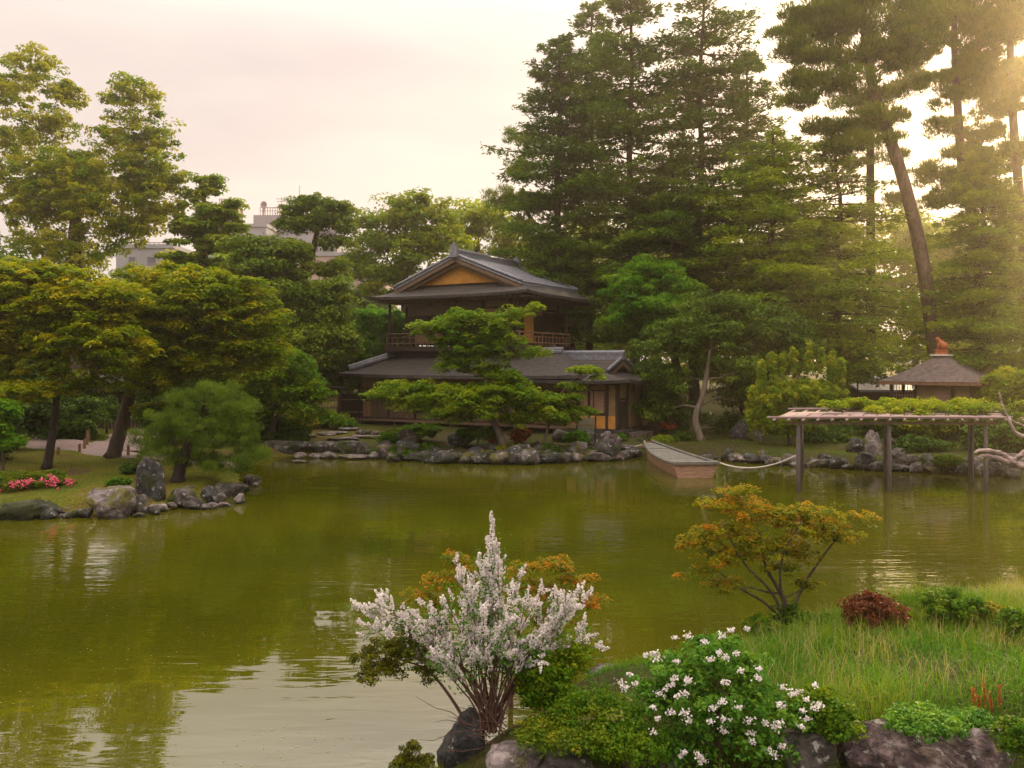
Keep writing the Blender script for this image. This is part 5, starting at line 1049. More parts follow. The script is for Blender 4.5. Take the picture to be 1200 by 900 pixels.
pine('double-stemmed pine with clustered needles near the right edge', 32, [g_up(1150, d), P(1146, 300, d), P(1128, 200, d), P(1122, 120, d), P(1118, 40, d), P(1125, -40, d)], [.34, .30, .26, .22, .16, .06],
     [blob(1110, 0, d, 44, 20), blob(1150, 20, d, 40, 18), blob(1100, 50, d, 30, 14), blob(1145, 70, d, 34, 14), blob(1090, 95, d, 26, 10), blob(1120, 115, d, 30, 10), blob(1165, 130, d, 26, 10), blob(1085, 200, d, 22, 10), blob(1095, 240, d, 20, 10), blob(1130, 180, d, 26, 10), blob(1125, -40, d, 60, 22), blob(1130, 20, d, 60, 26), blob(1140, 90, d, 44, 18), blob(1110, 150, d, 30, 12), blob(1160, 100, d, 40, 18), blob(1085, 10, d, 40, 24), blob(1150, 160, d, 34, 14), blob(1110, 210, d, 36, 16), blob(1160, 45, d, 44, 24), blob(1165, 190, d, 34, 14), blob(1140, 230, d, 34, 16)], 880)
pine('rightmost pine, its needle clusters running off the right edge', 33, [g_up(1205, 47), P(1200, 300, 47), P(1192, 200, 47), P(1185, 100, 47), P(1185, 0, 47), P(1190, -60, 47)], [.3, .27, .24, .2, .14, .05],
     [blob(1190, -20, 47, 40, 20), blob(1180, 40, 47, 30, 14), blob(1200, 80, 47, 36, 14), blob(1180, 125, 47, 28, 10), blob(1195, 175, 47, 30, 12), blob(1180, 235, 47, 24, 14), blob(1205, 260, 47, 34, 20), blob(1170, 290, 47, 22, 14), blob(1190, 20, 47, 44, 26), blob(1190, 110, 47, 36, 20)], 400)
pine('crooked pine behind the tea house with a branch arching left over the roof', 34, [g_up(672, 57), P(665, 340, 57), P(650, 300, 57), P(630, 268, 57), P(612, 240, 57)], [.34, .3, .26, .18, .08],
     [blob(622, 165, 57, 32, 11), blob(600, 158, 57, 12, 5), blob(615, 200, 57, 30, 12), blob(596, 235, 57, 34, 13), blob(630, 240, 57, 40, 14), blob(600, 265, 57, 34, 12), blob(640, 285, 57, 34, 13)], 230, bark='bark_dark', group=None)
# mid right
tree('bright_tree', 'vivid green round tree right of the tea house roof', 'tree', None, 35, [g_up(768, 47), P(766, 400, 46), P(764, 350, 46)], [.2, .16, .06], [blob(765, 318, 45, 36, 18), blob(740, 340, 45, 36, 20), blob(790, 340, 45, 32, 22), blob(765, 362, 45, 52, 20), blob(728, 372, 45, 26, 16), blob(785, 385, 45, 40, 22)], 'bright', n_puff=330, n_each=90, pr=.5, size=.17, flat=.5, tone=.10, tspread=.4)
tree('camellia_tree', 'rounded dull-green tree on a slim curved pale trunk right of the tea house', 'tree', None, 36, [g_up(822, 39.2), P(815, 490, 39.2), P(823, 465, 39.2), P(828, 440, 39.2), P(832, 410, 39.2)], [.17, .14, .12, .10, .05],
     [blob(840, 362, 40, 50, 20), blob(795, 388, 40, 46, 18), blob(890, 372, 40, 50, 24), blob(925, 395, 40, 34, 30), blob(835, 395, 40, 70, 24), blob(775, 410, 40, 40, 20), blob(905, 400, 40, 44, 26), blob(860, 430, 40, 60, 22), blob(790, 445, 40, 36, 22), blob(770, 480, 41, 30, 20), blob(868, 465, 41, 40, 22), blob(925, 420, 40, 32, 28)], 'dull', 'bark_pale', n_puff=620, n_each=85, pr=.46, size=.15, flat=.55, tone=-.16)
tree('camellia_tree', 'dark green tree just right of the tea house wing', 'tree', None, 37, [g_up(778, 42), P(779, 480, 42), P(778, 430, 42)], [.16, .13, .06], [blob(775, 465, 41, 20, 18), blob(790, 480, 41, 22, 22), blob(765, 440, 43, 26, 20), blob(800, 500, 42, 18, 10)], 'dark', 'bark_dark', n_puff=120, n_each=90, pr=.4, size=.15)
sp = [(893, 440), (905, 430), (918, 424), (930, 425), (948, 418), (963, 422), (975, 428), (985, 436)]
tree('spiky_shrub', 'yellow-green shrub with upright lit shoots left of the trellis roof', 'bush', None, 38, [g_up(925, 36.5), P(925, 490, 36.5), P(926, 460, 36.5)], [.08, .06, .03],
     [blob(925, 462, 36.5, 44, 18), blob(900, 470, 36.5, 30, 22), blob(950, 462, 36.5, 36, 18), blob(975, 468, 36.5, 22, 14), blob(915, 495, 36.5, 36, 16), blob(890, 490, 36.5, 22, 20)] + [blob(x, y + 2, 36.2, 4, 21) for x, y in sp for _ in range(3)], 'lime', n_puff=760, n_each=60, pr=.15, size=.105, flat=1.3, tone=.05, bias=.45, tspread=.4)
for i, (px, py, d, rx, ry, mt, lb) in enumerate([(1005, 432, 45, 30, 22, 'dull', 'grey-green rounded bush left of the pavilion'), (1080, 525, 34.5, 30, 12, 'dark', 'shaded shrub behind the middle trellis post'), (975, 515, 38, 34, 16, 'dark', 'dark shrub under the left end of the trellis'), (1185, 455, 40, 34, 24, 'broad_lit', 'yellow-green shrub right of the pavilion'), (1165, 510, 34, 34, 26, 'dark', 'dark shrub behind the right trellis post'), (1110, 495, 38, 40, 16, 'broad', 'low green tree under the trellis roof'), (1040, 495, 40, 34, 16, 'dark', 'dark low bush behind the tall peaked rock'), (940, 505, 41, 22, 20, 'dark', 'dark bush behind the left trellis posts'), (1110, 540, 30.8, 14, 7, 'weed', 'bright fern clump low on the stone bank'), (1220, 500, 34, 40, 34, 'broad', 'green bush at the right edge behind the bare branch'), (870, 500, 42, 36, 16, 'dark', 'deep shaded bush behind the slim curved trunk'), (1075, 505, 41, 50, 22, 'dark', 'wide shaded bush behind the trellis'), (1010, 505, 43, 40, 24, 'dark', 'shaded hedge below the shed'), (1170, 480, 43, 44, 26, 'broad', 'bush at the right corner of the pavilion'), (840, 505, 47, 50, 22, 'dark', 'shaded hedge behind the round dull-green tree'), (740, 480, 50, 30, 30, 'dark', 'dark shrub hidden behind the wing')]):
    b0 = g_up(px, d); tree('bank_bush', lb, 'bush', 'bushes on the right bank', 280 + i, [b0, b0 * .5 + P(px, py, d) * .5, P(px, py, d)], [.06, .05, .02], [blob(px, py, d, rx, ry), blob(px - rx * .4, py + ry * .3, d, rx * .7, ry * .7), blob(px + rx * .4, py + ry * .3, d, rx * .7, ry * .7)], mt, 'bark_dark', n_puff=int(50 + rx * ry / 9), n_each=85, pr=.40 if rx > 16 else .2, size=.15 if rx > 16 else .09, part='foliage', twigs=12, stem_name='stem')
# wisteria on the trellis
rng = np.random.default_rng(41); T = thing('wisteria_vine', tp(11, .5, zT + .1), 'light green wisteria vine spread over the top of the trellis', 'vine')
bls = []
for i in range(60):
    x = xl + 1.0 + (xr - xl - 1.3) * rng.random() ** .9; k = rng.uniform(.28, 1.15); bls.append((tp(x, k, zT + .16 + .24 * rng.random() * (1.2 if x > 9.5 else .6)), np.array([.42, .35, .13])))
pc, _ = sample_puffs(rng, bls, 330, .5); V, ti = puff_leaves(rng, pc, 55, .22, .5, .105, .42, 1.0, .3, .3, tone=.12)
leaf_mesh('foliage', V, ti, M['lime'], T)
mb = MB()
for i in range(14):
    q = pc[rng.permutation(len(pc))[:6]]; q = q[np.argsort(q[:, 0])]; q[:, 2] = zT + .14 + rng.random(6) * .1; mb.tube(catmull(q, 4), .018, 5)
mb.build('stems', M['bark'], T, smooth=True)

# ------------------------------------------------------------------ near bank
# grass: nobody could count it
rng = np.random.default_rng(50)
def blades(rng, x, y, h, wdt, tint, name, label, lean=.35, mat='grass'):
    z = hgt(x, y); n = len(x); a = rng.uniform(0, 2 * np.pi, n); ln = np.abs(rng.normal(0, lean, n)) + .05
    d = np.stack([np.cos(a) * ln, np.sin(a) * ln, np.ones(n)], 1); d = unit(d); b0 = np.stack([x, y, z - .02], 1)
    hh = h[:, None]; m1 = b0 + d * hh * .5; d2 = unit(d + np.stack([np.cos(a) * ln * 1.6, np.sin(a) * ln * 1.6, -.25 * ln], 1)); tipp = m1 + d2 * hh * .5
    s = np.stack([np.sin(a + rng.normal(0, .8, n)), -np.cos(a), np.zeros(n)], 1); s = unit(s) * wdt[:, None]
    V1 = np.stack([b0 - s, b0 + s, m1 + s * .8, m1 - s * .8], 1); V2 = np.stack([m1 - s * .8, m1 + s * .8, tipp + s * .1, tipp - s * .1], 1)
    o = leaf_mesh(name, np.concatenate([V1, V2]), np.concatenate([tint, tint + .08]), M[mat]); return setp(o, label, 'grass', kind='stuff')
def land_points(rng, n, x0, x1, y0, y1, keep=.12):
    x = rng.uniform(x0, x1, n); y = rng.uniform(y0, y1, n); sd = shore_dist(x, y); k = sd > keep; return x[k], y[k], sd[k]
def nz2(x, y, s, o=0.0): return np.array([mnoise.noise(Vector((a * s + o, b * s, o))) for a, b in zip(x, y)])
x, y, sd = land_points(rng, 170000, .1, 9.5, 7.0, 14.6)
k = (x / y > .03) & (x / y < .68) & ((x / y > .085) | (y < 8.0)); x, y, sd = x[k], y[k], sd[k]; nn = nz2(x, y, .7); n2 = nz2(x, y, 2.3, 9)
keep = rng.random(len(x)) < .62 + .5 * nn; x, y, sd, nn, n2 = x[keep], y[keep], sd[keep], nn[keep], n2[keep]
dens = np.clip(.6 + .8 * nn, .25, 1.1); h = (.15 + .22 * dens) * rng.uniform(.5, 1.3, len(x)) * np.clip(.45 + sd * .7, .4, 1.0) * np.where(x / y < .22, .55, 1)
blades(rng, x, y, h, .0030 * rng.uniform(.5, 1.5, len(x)) * (y / 9), np.clip(.20 + .40 * nn + .28 * n2 + .045 * (y - 8.6) + rng.normal(0, .13, len(x)), 0, .68), 'grass', 'long soft green grass covering the near bank', .75)
# straw-coloured seed heads over the far half of the bank
x, y, sd = land_points(rng, 6500, 2.0, 9.0, 8.6, 14.0, .3); k = (x / y > .27) & (x / y < .68); x, y = x[k], y[k]; nn = nz2(x, y, .8, 3); k = nn > -.1; x, y = x[k], y[k]
blades(rng, x, y, rng.uniform(.28, .46, len(x)), .0022 * (y / 9), np.clip(rng.normal(.92, .12, len(x)), 0, 1), 'seed_grass', 'straw-coloured flowering grass stalks on the near bank', .5)
# short moss-grass of the left lawn and the far banks
x, y, sd = land_points(rng, 52000, -19, -6, 22, 34, .15); k = np.abs(x / y) < .66; x, y = x[k], y[k]; nn = nz2(x, y, .5)
blades(rng, x, y, rng.uniform(.03, .07, len(x)), np.full(len(x), .006), np.clip(.45 + .5 * nn + rng.normal(0, .15, len(x)), 0, 1), 'lawn_grass', 'short mossy turf on the left point', .6, 'ochre_leaf')
x, y, sd = land_points(rng, 30000, 6, 20, 32, 42, .4); k = np.abs(x / y) < .66; x, y = x[k], y[k]; nn = nz2(x, y, .5)
blades(rng, x, y, rng.uniform(.04, .09, len(x)), np.full(len(x), .008), np.clip(.4 + .5 * nn + rng.normal(0, .15, len(x)), 0, 1), 'bank_grass', 'short mossy turf under the trees of the right bank', .6, 'azalea_leaf')

def stems(rng, base, n, tips, r0=.012, arch=.25, sides=5):
    """a fan of arching stems from one base to the given tips; returns mesh builder and stem polylines"""
    mb = MB(); L = []
    for t_ in tips:
        b0 = base + rng.normal(0, .06, 3) * (1, 1, 0); ln = np.linalg.norm(t_ - b0); k = np.linspace(0, 1, 9)[:, None]
        q = b0 * (1 - k) + t_ * k; q[:, 2] += np.sin(k[:, 0] * np.pi) * ln * arch * rng.uniform(.5, 1.2) * (np.linalg.norm((t_ - b0)[:2]) / ln); q[1:-1] += rng.normal(0, ln * .012, (7, 3))
        mb.tube(q, np.linspace(r0, r0 * .25, 9), sides, cap=False); L.append(q)
    return mb, L
def along(L, rng, n, t0, t1, spread):
    pts = []; dr = []
    for _ in range(n):
        q = L[rng.integers(len(L))]; t_ = rng.uniform(t0, t1) * (len(q) - 1); i = int(min(t_, len(q) - 2)); pts.append(q[i] + (q[i + 1] - q[i]) * (t_ - i)); dr.append(q[i + 1] - q[i])
    return np.array(pts) + rng.normal(0, spread, (n, 3)), unit(np.array(dr))
# white-flowering shrub by the water
d0 = 8.5; base = P(575, 868, d0); base[2] = gz(base[0], base[1]) + .1
T = thing('deutzia_shrub', base, 'arching shrub covered in white flower spikes rising beside the water at the bottom centre', 'flowering shrub')
tipc = [(578, 606, 0), (576, 622, .05), (582, 632, 0), (572, 640, .1), (586, 652, 0), (577, 662, -.1), (568, 672, 0), (590, 675, .1), (548, 668, 0), (610, 700, 0), (548, 705, .1), (584, 640, -.2), (560, 650, .3), (545, 680, .1), (533, 655, .2), (520, 690, -.3), (498, 712, 0), (470, 722, -.2), (450, 718, .2), (432, 722, 0), (455, 745, -.3), (500, 742, .4), (412, 712, 0), (424, 732, .2), (442, 708, -.2), (692, 694, 0), (704, 752, .1), (672, 705, -.2), (610, 668, .3), (635, 690, -.2), (655, 698, .1), (680, 690, .2), (688, 700, -.1), (668, 742, .1), (700, 746, .3), (640, 740, -.4), (600, 690, -.4), (622, 720, .5), (565, 715, -.5), (540, 735, .5), (598, 745, .2), (575, 690, .3), (510, 765, -.4), (480, 770, .1), (590, 655, .15), (556, 690, -.25), (627, 760, .3), (660, 720, -.3)]
tips = [P(px, py, d0 + dy) for px, py, dy in tipc]
mb, L = stems(rng, base, 0, tips, .010, .26); 
L2 = []
for q in list(L):
    for _ in range(3):
        i = rng.integers(3, 7); a = q[i]; dirn = unit(q[i + 1] - q[i]) + rng.normal(0, .5, 3); e = a + unit(dirn) * rng.uniform(.15, .38); k = np.linspace(0, 1, 9)[:, None]; s_ = a * (1 - k) + e * k; mb.tube(s_, np.linspace(.006, .002, 9), 4, cap=False); L2.append(s_)
for _ in range(40):                                         # dry twigs low down
    a = base + rng.normal(0, .12, 3) * (1, 1, .6); e = a + np.array([rng.uniform(-.7, .35), rng.uniform(-.4, .2), rng.uniform(-.1, .45)]); k = np.linspace(0, 1, 5)[:, None]; q = a * (1 - k) + e * k + rng.normal(0, .02, (5, 3)); mb.tube(q, np.linspace(.006, .0015, 5), 4, cap=False)
mb.build('stems', M['stem'], T, smooth=True)
c, dr = along(L + L2, rng, 5200, .35, 1.0, .055); V = leaves(c, rdir(rng, len(c)) + (0, -.2, .6), dr + rdir(rng, len(c)), .045 * rng.uniform(.6, 1.3, len(c)), .020)
leaf_mesh('foliage', V, rng.uniform(.1, .9, len(c)), M['deutzia'], T)
pcs, pdr = [], []
for q in L + L2:
    n_ = rng.integers(8, 16) if len(q) and any(q is z_ for z_ in L) else rng.integers(3, 7)
    for _ in range(n_):
        t_ = rng.uniform(.46 if n_ > 7 else .4, 1.0) * 8; i = int(min(t_, 7)); pcs.append(q[i] + (q[i + 1] - q[i]) * (t_ - i)); pdr.append(unit(unit(q[i + 1] - q[i]) * .5 + np.array([0, 0, .7]) + rng.normal(0, .35, 3)))
pcs = np.array(pcs); pdr = np.array(pdr); idx = np.repeat(np.arange(len(pcs)), 42); tt = rng.uniform(0, 1, len(idx)); ln = rng.uniform(.06, .13, len(pcs))[idx]
c = pcs[idx] + pdr[idx] * (tt * ln)[:, None] + rdir(rng, len(idx)) * ((1 - tt * .7) * .026)[:, None]
leaf_mesh('blossoms', leaves(c, rdir(rng, len(c)), rdir(rng, len(c)), .021 * rng.uniform(.7, 1.3, len(c)), .018), rng.uniform(0, 1, len(c)), M['petal'], T)
# reddish maple spray behind it
tree('dwarf_maple', 'low maple with orange-tinged sprays behind the white-flowering shrub', 'tree', None, 51, [g_up(600, 9.9), P(597, 790, 9.9), P(592, 745, 9.9), P(585, 710, 9.9)], [.035, .03, .022, .01],
     [blob(530, 655, 9.9, 20, 7), blob(515, 680, 9.9, 34, 9), blob(490, 700, 9.9, 26, 9), blob(555, 665, 9.9, 30, 9), blob(625, 665, 9.9, 32, 9), blob(655, 662, 9.9, 26, 8), blob(680, 680, 9.9, 26, 8), blob(640, 695, 9.9, 34, 12), blob(690, 705, 9.9, 22, 9), blob(520, 712, 9.9, 30, 11), blob(600, 690, 9.9, 50, 14), blob(650, 725, 9.9, 34, 12)],
     'maple_red', 'stem', n_puff=480, n_each=30, pr=.09, flat=.5, size=.036, aspect=.55, up=1.0, droop=.3, out=.2, twigs=150, tspread=.35)
tree('azalea_shrub', 'dark-leaved branch spreading left over the water below the white flowers', 'shrub', None, 52, [P(560, 872, 8.6), P(530, 820, 8.6), P(500, 785, 8.6), P(465, 772, 8.6)], [.02, .016, .012, .006],
     [blob(432, 770, 8.6, 24, 10), blob(450, 785, 8.6, 30, 12), blob(480, 765, 8.6, 30, 13), blob(455, 755, 8.6, 26, 8), blob(430, 795, 8.6, 12, 10), blob(500, 790, 8.6, 20, 12), blob(485, 745, 8.6, 16, 7)], 'ochre_leaf', 'stem', n_puff=210, n_each=40, pr=.065, flat=.6, size=.030, aspect=.5, twigs=90, part='foliage', tone=-.25, stem_name='stems')
tree('shoreline_sprig', 'small dark leafy sprig poking up at the bottom edge left of the rock', 'shrub', None, 53, [P(500, 930, 8.0), P(490, 905, 8.0), P(484, 885, 8.0)], [.012, .01, .005], [blob(482, 880, 8.0, 13, 13), blob(490, 898, 8.0, 28, 9), blob(470, 893, 8.0, 14, 8)], 'ochre_leaf', 'stem', n_puff=70, n_each=40, pr=.055, flat=.7, size=.03, twigs=30, part='foliage', tone=-.3, stem_name='stems')
# foreground maple with bronze crown
tree('dwarf_maple', 'small maple with forked stems and golden-orange crown on the near bank', 'tree', None, 54, [g_up(925, 11.6), P(922, 715, 11.6), P(912, 690, 11.6), P(898, 665, 11.6), P(890, 625, 11.6)], [.042, .036, .028, .02, .01],
     [blob(865, 578, 11.6, 30, 13), blob(838, 592, 11.6, 26, 10), blob(880, 600, 11.6, 46, 16), blob(915, 600, 11.6, 26, 12), blob(960, 602, 11.6, 42, 15), blob(1003, 608, 11.6, 28, 10), blob(945, 622, 11.6, 46, 15), blob(985, 626, 11.6, 34, 11), blob(855, 622, 11.6, 40, 14), blob(820, 632, 11.6, 32, 10), blob(800, 640, 11.6, 16, 6), blob(850, 650, 11.6, 46, 13), blob(895, 640, 11.6, 40, 14), blob(825, 668, 11.6, 26, 9), blob(850, 684, 11.6, 30, 9), blob(905, 665, 11.6, 32, 11), blob(945, 685, 11.6, 18, 9), blob(800, 678, 11.6, 10, 5), blob(940, 650, 11.6, 30, 12)],
     'maple_orange', 'bark', n_puff=700, n_each=32, pr=.095, flat=.45, size=.042, aspect=.55, up=1.1, droop=.35, out=.3, twigs=300, low=.05, bias=.6, tspread=.4, tone=-.10,
     stems2=[([P(925, 738, 11.6), P(935, 700, 11.6), P(955, 665, 11.6), P(985, 625, 11.6)], .028), ([P(924, 738, 11.6), P(898, 708, 11.7), P(868, 690, 11.8), P(835, 665, 11.8)], .026), ([P(926, 738, 11.6), P(915, 690, 11.5), P(918, 650, 11.4), P(940, 610, 11.4)], .024), ([P(923, 738, 11.6), P(905, 695, 11.5), P(872, 660, 11.4), P(845, 610, 11.3)], .026)])
mb = MB(); 
# leaning side stems of that maple belong to its trunk mesh already; a leafy skirt grows round its foot
for i, (px, py, d, rx, ry, mt, sz, npf, lb) in enumerate([(925, 722, 11.6, 20, 18, 'dark', .04, 90, 'dark leafy tuft round the foot of the golden maple'), (955, 735, 11.2, 36, 16, 'weed', .05, 120, 'bright weedy clump right of the golden maple foot'), (895, 735, 11.4, 28, 12, 'weed', .045, 90, 'low weedy clump left of the golden maple foot'), (1024, 720, 10.8, 38, 24, 'redbush', .04, 330, 'dome-shaped dark red shrub on the near bank'), (1115, 712, 10.9, 40, 20, 'weed', .045, 220, 'dense green shrub right of the fern'), (1165, 722, 10.8, 30, 14, 'ochre_leaf', .04, 120, 'yellowish low shrub near the right edge of the bank'), (1195, 738, 10.2, 24, 26, 'weed', .045, 120, 'green shrub cut by the right edge of the bank'), (660, 765, 8.7, 38, 26, 'lime', .034, 200, 'light green leafy shrub right of the white-flowering shrub'), (640, 800, 8.4, 36, 28, 'weed', .045, 220, 'vivid green leafy shrub at the foot of the white-flowering shrub'), (690, 830, 8.0, 50, 24, 'weed', .030, 150, 'low tangled weed patch in the bottom centre'), (660, 858, 7.7, 60, 16, 'azalea_leaf', .028, 260, 'fine yellowish creeping shrub over the stones'), (740, 870, 7.6, 50, 18, 'weed', .03, 220, 'creeping green weed left of the white-blossomed bush'), (960, 830, 8.0, 40, 20, 'weed', .04, 160, 'leafy weed clump right of the white-blossomed bush'), (1085, 846, 7.75, 50, 9, 'deutzia', .035, 150, 'dark creeping leaves draped over the large pinkish boulder'), (1190, 862, 7.6, 20, 20, 'weed', .035, 110, 'green creeping leaves at the bottom right corner'), (985, 852, 7.8, 26, 12, 'weed', .035, 80, 'leaves hanging beside the mossy brown rock'), (720, 842, 7.9, 40, 16, 'grass', .034, 130, 'pale yellow-green weed patch behind the white-blossomed bush'), (1140, 842, 7.9, 22, 8, 'deutzia', .035, 50, 'dark leafy clump between the two lichened boulders')]):
    b0 = g_up(px, d) if d > 8.35 else P(px, py + ry * .5, d + .12); tree('bank_shrub', lb, 'shrub', 'low plants on the near bank', 310 + i, [b0, b0 * .5 + P(px, py, d) * .5, P(px, py, d)], [.02, .016, .008], [blob(px, py, d, rx, ry), blob(px - rx * .4, py + ry * .4, d, rx * .6, ry * .6), blob(px + rx * .4, py + ry * .4, d, rx * .6, ry * .6)], mt, 'stem', n_puff=npf, n_each=32, pr=.075, size=sz, part='foliage', twigs=30, bias=.35, flat=.8, stem_name='stems')
# fern fronds
def fern(px, py, d, n, L, label, mat='lime', seed=1):
    rng = np.random.default_rng(seed); b0 = g_up(px, d); T = thing('fern', b0, label, 'fern'); Vs = []; mb = MB()
    for i in range(n):
        a = rng.uniform(0, 2 * np.pi); r = L * rng.uniform(.25, .6); k = np.linspace(0, 1, 10); q = b0 + np.stack([np.cos(a) * r * k ** 1.4, np.sin(a) * r * k ** 1.4, L * rng.uniform(.75, 1.1) * (k - .28 * k ** 3)], 1)
        mb.tube(q, np.linspace(.005, .0015, 10), 4, cap=False); t_ = np.linspace(.2, 1, 26); c = np.stack([np.interp(t_, k, q[:, j]) for j in range(3)], 1); dd = unit(np.gradient(c, axis=0)); s = unit(np.cross(dd, (np.sin(a), -np.cos(a), .3))); w_ = L * .26 * (1.05 - t_)
        for sg in (-1, 1): Vs.append(leaves(c + s * sg * w_[:, None] * .5, np.cross(dd, s) + rng.normal(0, .1, c.shape), s * sg + dd * .35, w_, .014, 0))
    V = np.concatenate(Vs); leaf_mesh('fronds', V, rng.uniform(.2, .7, len(V)), M[mat], T); mb.build('stems', M['stem'], T)
fern(1072, 722, 10.9, 11, .42, 'yellow-green fern between the dark red shrub and the dense green shrub', seed=3)
fern(1022, 745, 10.3, 7, .30, 'small bright weed fern in front of the dark red shrub', 'bright', seed=5)
# white-blossomed bush
d0 = 7.9; base = P(845, 905, d0); base[2] = gz(base[0], base[1]); T = thing('mock_orange_bush', base, 'leafy bush with clusters of white blossoms at the bottom right of centre', 'flowering bush')
bl = [blob(838, 770, d0, 44, 26), blob(790, 790, d0, 34, 22), blob(880, 790, d0, 34, 24), blob(840, 815, d0, 70, 34), blob(775, 825, d0, 34, 24), blob(905, 835, d0, 44, 22), blob(945, 835, d0, 22, 12), blob(850, 860, d0, 70, 30), blob(900, 875, d0, 40, 22), blob(790, 875, d0, 40, 24), blob(752, 805, d0, 16, 10)]
pc, _ = sample_puffs(rng, bl, 520, .5); V, ti = puff_leaves(rng, pc, 22, .085, .8, .052, .48, .6, .4, .4, tone=.05); leaf_mesh('foliage', V, ti, M['deutzia'], T)
mb = wood(rng, [base, P(842, 850, d0), P(840, 800, d0)], [.02, .016, .008], [b_[0] for b_ in bl], twig_to=pc[:180]); mb.build('stems', M['stem'], T, smooth=True)
fc = [(856, 738), (875, 737), (846, 745), (806, 745), (791, 747), (767, 766), (757, 768), (770, 771), (793, 775), (826, 752), (843, 765), (790, 795), (786, 803), (780, 808), (774, 813), (795, 816), (801, 812), (807, 798), (806, 798), (766, 829), (786, 835), (771, 842), (767, 858), (833, 846), (848, 842), (847, 822), (866, 829), (836, 829), (890, 784), (889, 795), (918, 805), (929, 814), (934, 811), (945, 820), (955, 828), (960, 826), (946, 842), (940, 851), (956, 803), (878, 844), (897, 848), (908, 852), (914, 848), (879, 859), (881, 868), (848, 856), (802, 882), (798, 886), (820, 885), (917, 875), (907, 885), (738, 790), (745, 801), (727, 800), (733, 806), (900, 880), (803, 835), (806, 845), (822, 892), (915, 826), (941, 833), (850, 770), (868, 786), (851, 800), (833, 772), (862, 765)]
fc3 = []
for px, py in fc:
    dd = d0 - .45 * math.sqrt(max(0, 1 - ((px - 845) / 120) ** 2)) ; fc3.append(P(px, py, dd))
fc3 = np.array(fc3); idx = np.repeat(np.arange(len(fc3)), 32); sp_ = rng.uniform(.6, 1.25, len(fc3))[idx]
c = fc3[idx] + rng.normal(0, 1, (len(idx), 3)) * np.array([.021, .016, .013]) * sp_[:, None]
leaf_mesh('blossoms', leaves(c, rdir(rng, len(c)) + (0, -.4, .4), rdir(rng, len(c)), .024 * rng.uniform(.7, 1.2, len(c)), .019), rng.uniform(0, 1, len(c)), M['petal'], T)
# reddish dock stalks in the grass
T = thing('dock_plant', g_up(1150, 8.4), 'rusty upright dock stalks in the grass near the right edge', 'weed')
for px, pt, pb in ((1140, 806, 838), (1153, 803, 840), (1160, 811, 842), (1170, 803, 838), (1146, 815, 842)):
    a, b = P(px + 3, pb, 8.4), P(px, pt, 8.4); mb = MB(); mb.tube([a, (a + b) / 2 + (.004, 0, 0), b], [.005, .004, .003], 5); sk_ = mb.build('stalk', M['stem'], T, smooth=True)
    t_ = rng.uniform(.3, 1, 90)[:, None]; c = a * (1 - t_) + b * t_ + rng.normal(0, .008, (90, 3)); leaf_mesh('seed_head', leaves(c, rdir(rng, 90), rdir(rng, 90), .020, .014), rng.uniform(.5, 1, 90), M['azalea_red'], sk_)

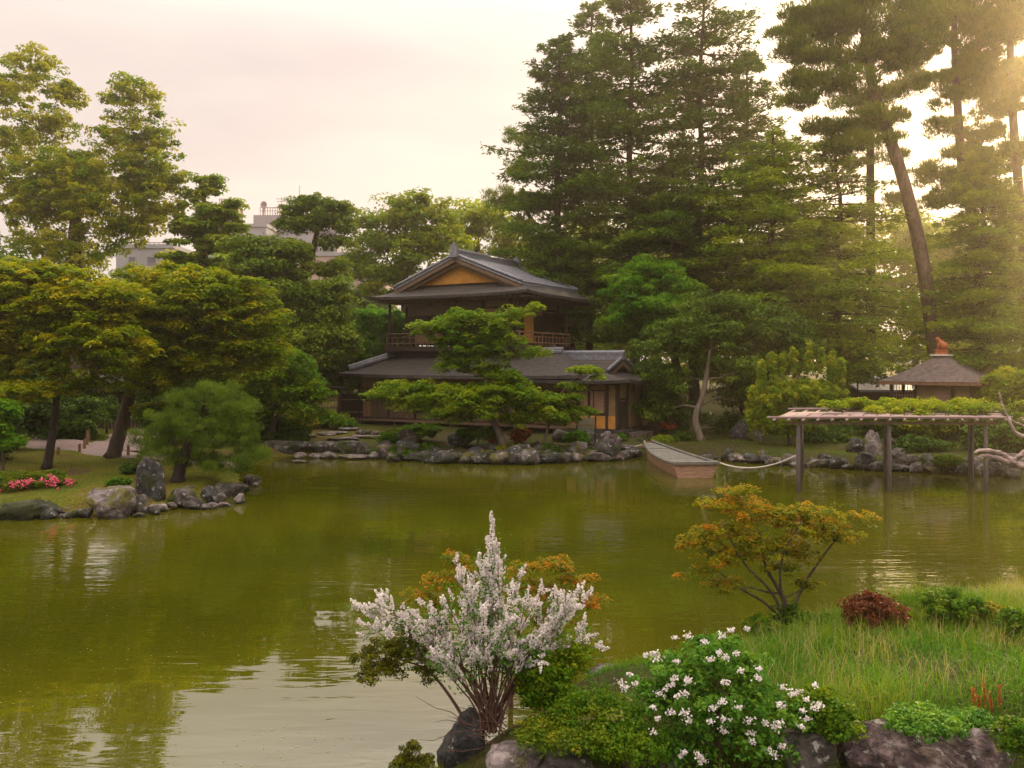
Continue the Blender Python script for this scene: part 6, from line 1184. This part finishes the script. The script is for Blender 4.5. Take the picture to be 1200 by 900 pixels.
# bare dead branches reaching in from the right
dB = 15.0; T = thing('bare_tree', (P(1255, 0, dB)[0], dB, 0), 'bare silvery dead tree whose twisted branches reach in from the right edge', 'dead tree')
mb = MB(); mb.tube(catmull([P(1262, 700, dB), P(1258, 620, dB), P(1252, 560, dB), P(1248, 500, dB), P(1240, 460, dB)], 5), np.linspace(.16, .08, 21), 10); mb.build('trunk', M['deadwood'], T, smooth=True)
def bough(pts, rads, n=6):
    mb = MB(); q = catmull([P(*p_) for p_ in pts], n); rr = np.interp(np.linspace(0, 1, len(q)), np.linspace(0, 1, len(rads)), rads) * (1 + .12 * np.sin(np.arange(len(q)) * 1.7)); q = q + np.random.default_rng(int(pts[0][0])).normal(0, .006, q.shape); mb.tube(q, rr, 9); mb.build('branch', M['deadwood'], T, smooth=True)
bough([(1250, 552, dB), (1215, 552, dB - .1), (1196, 545, dB - .1), (1180, 536, dB), (1168, 530, dB), (1150, 528, dB), (1141, 531, dB)], [.10, .085, .065, .05, .042, .036, .018])
bough([(1198, 547, dB), (1184, 544, dB), (1170, 537, dB - .05), (1155, 534, dB), (1146, 535, dB)], [.06, .05, .04, .03, .014])
bough([(1250, 535, dB), (1215, 530, dB - .1), (1200, 531, dB - .15), (1192, 537, dB - .1), (1185, 541, dB)], [.07, .06, .05, .04, .03])
bough([(1248, 510, dB), (1215, 512, dB), (1200, 511, dB), (1189, 506, dB), (1182, 490, dB), (1175, 476, dB), (1171, 460, dB)], [.06, .045, .036, .03, .024, .018, .009])
bough([(1250, 520, dB), (1215, 500, dB), (1203, 496, dB), (1196, 489, dB)], [.05, .04, .03, .02]); bough([(1200, 500, dB + .1), (1192, 496, dB), (1186, 492, dB)], [.02, .014, .008])

# leaves and pollen afloat: nobody could count them
rng = np.random.default_rng(60); n = 5200; yy = 7 + 28 * rng.random(n) ** 1.3; xx = (rng.uniform(-.64, .64, n)) * yy; k = (shore_dist(xx, yy) < -.1) & (nz2(xx, yy, .35, 5) > -.12); xx, yy = xx[k], yy[k]
c = np.stack([xx, yy, np.full(len(xx), .006)], 1); nn = np.array([0, 0, 1.0]) + rng.normal(0, .05, c.shape)
setp(leaf_mesh('floating_leaves', leaves(c, nn, rdir(rng, len(c)) * (1, 1, 0), .022 * rng.uniform(.5, 1.5, len(c)), .014, .05), rng.uniform(0, 1, len(c)), M['float']), 'tiny fallen leaves and specks floating on the pond', 'floating leaves', kind='stuff')

# evening haze
m, t, o = new_mat('haze'); pv = N(t, 'ShaderNodeVolumePrincipled'); pv.inputs['Density'].default_value = HAZE; pv.inputs['Color'].default_value = (1.0, .82, .60, 1); pv.inputs['Anisotropy'].default_value = .80
t.links.new(pv.outputs[0], o.inputs['Volume'])
mb = MB(); mb.box(-170, 170, -12, 190, -2.5, 46) ; hz = mb.build('haze', m); setp(hz, kind='stuff')

# children keep their world coordinates under each thing's Empty
from mathutils import Matrix
for T in THINGS:
    inv = Matrix.Translation(-T.location)
    for ch in T.children: ch.matrix_parent_inverse = inv
